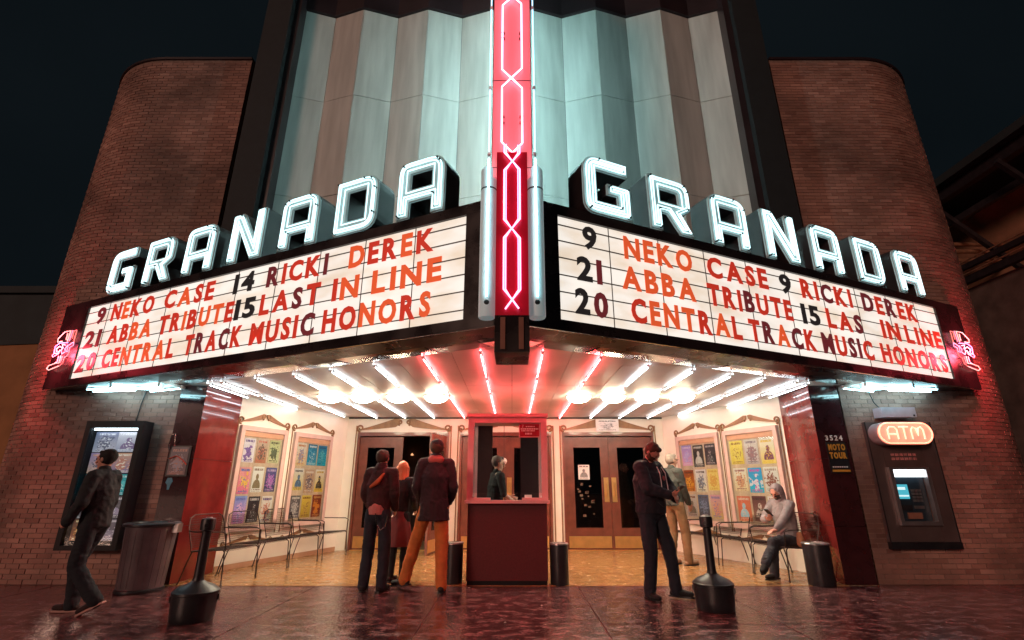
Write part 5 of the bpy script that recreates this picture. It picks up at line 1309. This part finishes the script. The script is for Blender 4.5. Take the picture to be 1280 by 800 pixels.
# 2 man in red patched jacket
r2, i2 = person('man in black and red jacket with an orange patch, back turned, second in the queue', (-1.74, 6.92, 0), -8, 1.72,
    dict(top=cl('black_red_jacket', (.045, .012, .014), var=.6, scale=6), bottom=cl('dark_denim', (.018, .022, .035)), shoe=cl('black_shoe', (.01, .01, .01)), hair=cl('short_brown_hair', (.06, .03, .02)), noface=1,
         anL=(-.12, -.02, .085), anR=(.11, .0, .085), wrL=(-.17, .17, .98), wrR=(.18, .12, .98), epL=(-.45, -1, 0), epR=(.45, -1, 0), hem=-.02, thick=.026, collar=.02, look=(.1, 1, 0), ftL=(-.2, 1, 0), ftR=(.15, 1, 0)))
b = MB(); fnj = lambda x, y, d: Vector((x, -.175-d, y))
pt = Blob(); pt.limb((-.07, -.150, 1.24), (.02, -.158, 1.30), .020, .034); pt.limb((.02, -.158, 1.30), (.09, -.140, 1.40), .034, .014); pt.make('jacket_patch', cl('orange_patch', (.55, .12, .04)), r2, .008, 1)
pt = Blob(); pt.limb((0, -.045, .90), (0, -.045, 1.0), .098, .100, side=(1, 0, 0), k=1.15, flat=1); pt.make('shirt_tail', cl('pink_shirt', (.60, .20, .18)), r2, .008, 1)
pt = MB(); pt.tube([(.02, -.15, .92), (.05, -.16, .80), (.10, -.15, .72), (.15, -.12, .76), (.16, -.08, .90)], .006, 6); pt.build('wallet_chain', M['chrome'], r2, local=True)
# 3 woman
r3, i3 = person('woman with long red hair, dark jacket and red knee length skirt in the queue', (-1.60, 7.60, 0), -14, 1.60,
    dict(top=cl('dark_jacket_small', (.020, .016, .018)), bottom=cl('red_skirt', (.17, .020, .018), rough=.6), stock=cl('black_stockings', (.012, .012, .014)), shoe=cl('black_boot', (.012, .010, .010)), skirt=1, noface=1,
         hair=cl('red_hair', (.62, .18, .07), rough=.5), hairlen=.24, sw=.155, bulk=.86, wrL=(-.14, .20, 1.02), wrR=(.17, .18, 1.02), anL=(-.07, -.04, .085), anR=(.08, .02, .085), hem=.02, look=(-.2, 1, 0)))
# 4 mustard trousers
r4, i4 = person('tall man in dark blazer, cap and mustard trousers stepping towards the booth', (-1.02, 6.92, 0), 6, 1.86,
    dict(top=cl('plum_blazer', (.032, .014, .020)), bottom=cl('mustard_cord', (.58, .17, .035), rough=.75), shoe=DK, sole=M['black'], hair=cl('brown_hair', (.07, .035, .02)), cap=cl('dark_cap', (.020, .014, .016)), brim=1, noface=1,
         hip=(0, .02, .93), anL=(-.33, .16, .10), ftL=(-.85, .6, -.12), anR=(.13, -.08, .085), ftR=(.1, 1, 0), wrL=(-.17, .20, 1.00), wrR=(.18, .18, .98), epL=(-.45, -1, 0), epR=(.55, -1, 0), hem=.25, flare=1.12, thick=.026, collar=.012, look=(-.15, 1, .02)))
sc2 = Blob(); sc2.limb((-.05, -.03, 1.58), (.05, -.03, 1.58), .058, .058); sc2.limb((-.02, .03, 1.60), (.03, .03, 1.60), .055, .055); sc2.make('scarf', cl('rose_scarf', (.45, .12, .10)), r4, .009, 1, .006)
b = MB(); b.tube([(0, -.175, 1.30), (.002, -.182, 1.10), (.004, -.188, .92), (.004, -.19, .74)], .0035, 5); b.build('back_seam', cl('seam_dark', (.012, .006, .008)), r4, local=True)
# 5 ticket seller
r5, i5 = person('grey haired ticket seller in black T-shirt inside the booth', (-.26, 7.94, 0), -68, 1.70,
    dict(top=cl('black_tshirt', (.008, .006, .007)), bottom=cl('black_trousers', (.01, .01, .012)), shoe=DK, hair=cl('grey_hair', (.16, .13, .12)), short=1, topname='t_shirt', skin=SKIN, hem=.12, thick=.012,
         wrR=(.16, .26, 1.06), epR=(.6, -1, 0), wrL=(-.15, .30, 1.12), epL=(-.6, -1, 0), look=(.1, 1, -.15), lean=(0, .06, 1)))
b = Blob(); q5 = [Vector(v) for v in ((.18, .10, 1.17), )]
# 6 man with phone
r6, i6 = person('bearded man in dark hoodie and jeans looking down at his phone, right of the booth', (1.74, 6.52, 0), 218, 1.79,
    dict(top=cl('navy_hoodie', (.014, .014, .024)), bottom=cl('blue_black_denim', (.014, .018, .030)), shoe=cl('black_trainer', (.012, .012, .012)), skin=SKIN2, hair=cl('auburn_hair', (.085, .035, .022)), beard=cl('auburn_beard', (.10, .036, .02)), bulk=1.17, hood='down', topname='hoodie',
         hip=(0, -.04, .93), lean=(0, .03, 1), anL=(-.17, .10, .085), ftL=(-.35, 1, 0), anR=(.13, -.05, .085), ftR=(.35, 1, 0), wrR=(.03, .27, 1.13), epR=(1, -.35, -.5), hdR=(-.55, .72, .22), pnR=(0, -.3, 1), tnR=(-.3, .3, .9), curlR=.7,
         wrL=(-.12, .24, 1.08), epL=(-1, -.4, -.4), hdL=(.6, .7, .2), look=(-.10, .72, -.74), neckdir=(0, .46, 1), hem=.11, thick=.034))
ph = thing('smartphone', 'dark smartphone held by the bearded man', 'phone', wm(r6) @ Vector((0, .40, 1.25)), R(218))
b = MB(); b.obox((-.04, .375, 1.215), (.036, 0, 0), (0, .055, .042), (0, -.0025, .0035)); s_ = [wm(r6) @ v for v in b.v]; b.v = s_; pb_ = b.build('body', M['black'], ph)
b = MB(); b.obox((-.04, .3715, 1.2197), (.031, 0, 0), (0, .047, .036), (0, -.0003, .0004)); b.v = [wm(r6) @ v for v in b.v]; b.build('screen', glow('phone_glow', (.6, .75, 1), .8), ph)
for s, L in ((-1, .24), (1, .17)):
    b = MB(); b.tube([(s*.045, .135, 1.475), (s*.055, .178, 1.40), (s*.06, .192, 1.40-L*.6), (s*.062, .196, 1.40-L)], .006, 6); b.build('drawstring', cl('white_cord', (.6, .55, .55)), r6, local=True)
b = MB(); b.lathe((.02, .205, 1.34), [(.0, 0), (.028, 0), (.028, .004)], 16, axis=(0, 1, .1)); b.build('chest_badge', cl('red_badge', (.45, .08, .08)), r6, local=True)
b = MB(); b.tube([(0, .165, 1.02), (0, .19, 1.2), (0, .185, 1.36), (0, .15, 1.47)], .004, 6); b.build('zip', M['chrome'], r6, local=True)
for s in (-1, 1):
    b = MB(); b.obox((s*.09, .178, 1.04), (.045, -.006*s, .03), (.004, .004, 0), (-.002, 0, .0035)); b.build('pocket_seam', cl('seam', (.05, .045, .05)), r6, local=True)
# 7 man in khaki
r7, i7 = person('grey haired man in grey green shirt and khaki trousers by the right poster case', (2.80, 9.10, 0), 296, 1.80,
    dict(top=cl('grey_green_shirt', (.045, .052, .045)), bottom=cl('khaki_trousers', (.20, .115, .055)), shoe=cl('tan_boot', (.35, .20, .12)), sole=M['black'], hair=cl('white_hair', (.22, .18, .15)), skin=SKIN, topname='shirt', noface=0,
         wrR=(.16, .16, .94), epR=(.5, -1, 0), wrL=(-.17, .14, .90), hem=.12, thick=.024, look=(.15, 1, -.02), anL=(-.10, -.08, .085), anR=(.11, .08, .085), cap=None))
b = MB(); q = i7; b.tube([Vector(q['hc'])+q['hs']*s*.083*q['k']+q['hf']*y_*q['k']+q['hu']*.02*q['k'] for s, y_ in ((-1, .0), (-.9, .09), (-.3, .105), (.3, .105), (.9, .09), (1, .0))], .003, 5); b.build('glasses', M['black'], r7, local=True)
# 8 seated man
r8, i8 = person('bearded man in pale grey hoodie and dark jeans sitting cross legged on a wire chair', (4.00, 7.93, 0), 112, 1.66,
    dict(top=cl('pale_grey_hoodie', (.27, .25, .255)), bottom=cl('faded_black_denim', (.030, .032, .042)), shoe=cl('black_leather_shoe', (.018, .014, .014)), skin=SKIN2, beard=cl('dark_beard', (.05, .035, .03)), hood='up', topname='hoodie',
         hip=(0, -.10, .535), lean=(0, .10, 1), look=(-.05, .85, -.50), neckdir=(0, .32, 1), anL=(-.06, .38, .095), kpL=(0, .6, 1), ftL=(-.1, 1, 0), anR=(-.20, .70, .27), kpR=(.0, .3, 1), ftR=(-.30, .80, -.40),
         wrR=(.02, .26, .83), epR=(1, -.3, -.6), hdR=(-.8, .5, .2), pnR=(0, -.4, .9), tnR=(-.1, .7, .6), curlR=.7, wrL=(-.20, .36, .70), epL=(-1, -.4, 0), hdL=(.2, .9, -.2), pnL=(0, 0, -1), tnL=(1, 0, 0), curlL=.4, hem=.10, thick=.026))
ph = thing('smartphone', 'dark smartphone in the hand of the seated man', 'phone', wm(r8) @ Vector((-.07, .32, .88)), R(112))
b = MB(); b.obox((-.075, .315, .885), (.034, 0, 0), (0, .05, .045), (0, -.003, .003)); b.v = [wm(r8) @ v for v in b.v]; b.build('body', M['black'], ph)
bg_ = thing('paper_bag', 'small tan paper bag on the chair beside the seated man', 'bag', (4.06, 7.62, .44))
b = Blob(); b.limb((4.06, 7.60, .49), (4.07, 7.62, .60), .055, .035); b.make('bag', cl('tan_paper', (.42, .20, .09), rough=.6), bg_, .009, 1, .01)
bg_.location = (0, 0, 0)

bpy.data.scenes.remove(_ws)

# ---------------------------------------------------------------- litter on the wet pavement
random.seed(21)
b = MB()
for i in range(150):
    x, y = random.uniform(-4.5, 5.2), random.uniform(3.6, 7.2); a = random.random()*6.3; q = random.uniform(.008, .026)
    u_ = Vector((math.cos(a), math.sin(a), 0))*q; v_ = Vector((-math.sin(a), math.cos(a), 0))*q*.6
    b.add([Vector((x, y, .003))-u_, Vector((x, y, .004))-v_, Vector((x, y, .008))+u_, Vector((x, y, .004))+v_, Vector((x, y, .011))], [(0, 1, 4), (1, 2, 4), (2, 3, 4), (3, 0, 4)])
tag(b.build('fallen_leaves', pbr('leaf_litter', (.10, .05, .03), .5, var=.7, scale=3)), 'scattered small leaves and scraps on the wet pavement', 'litter', kind='stuff')
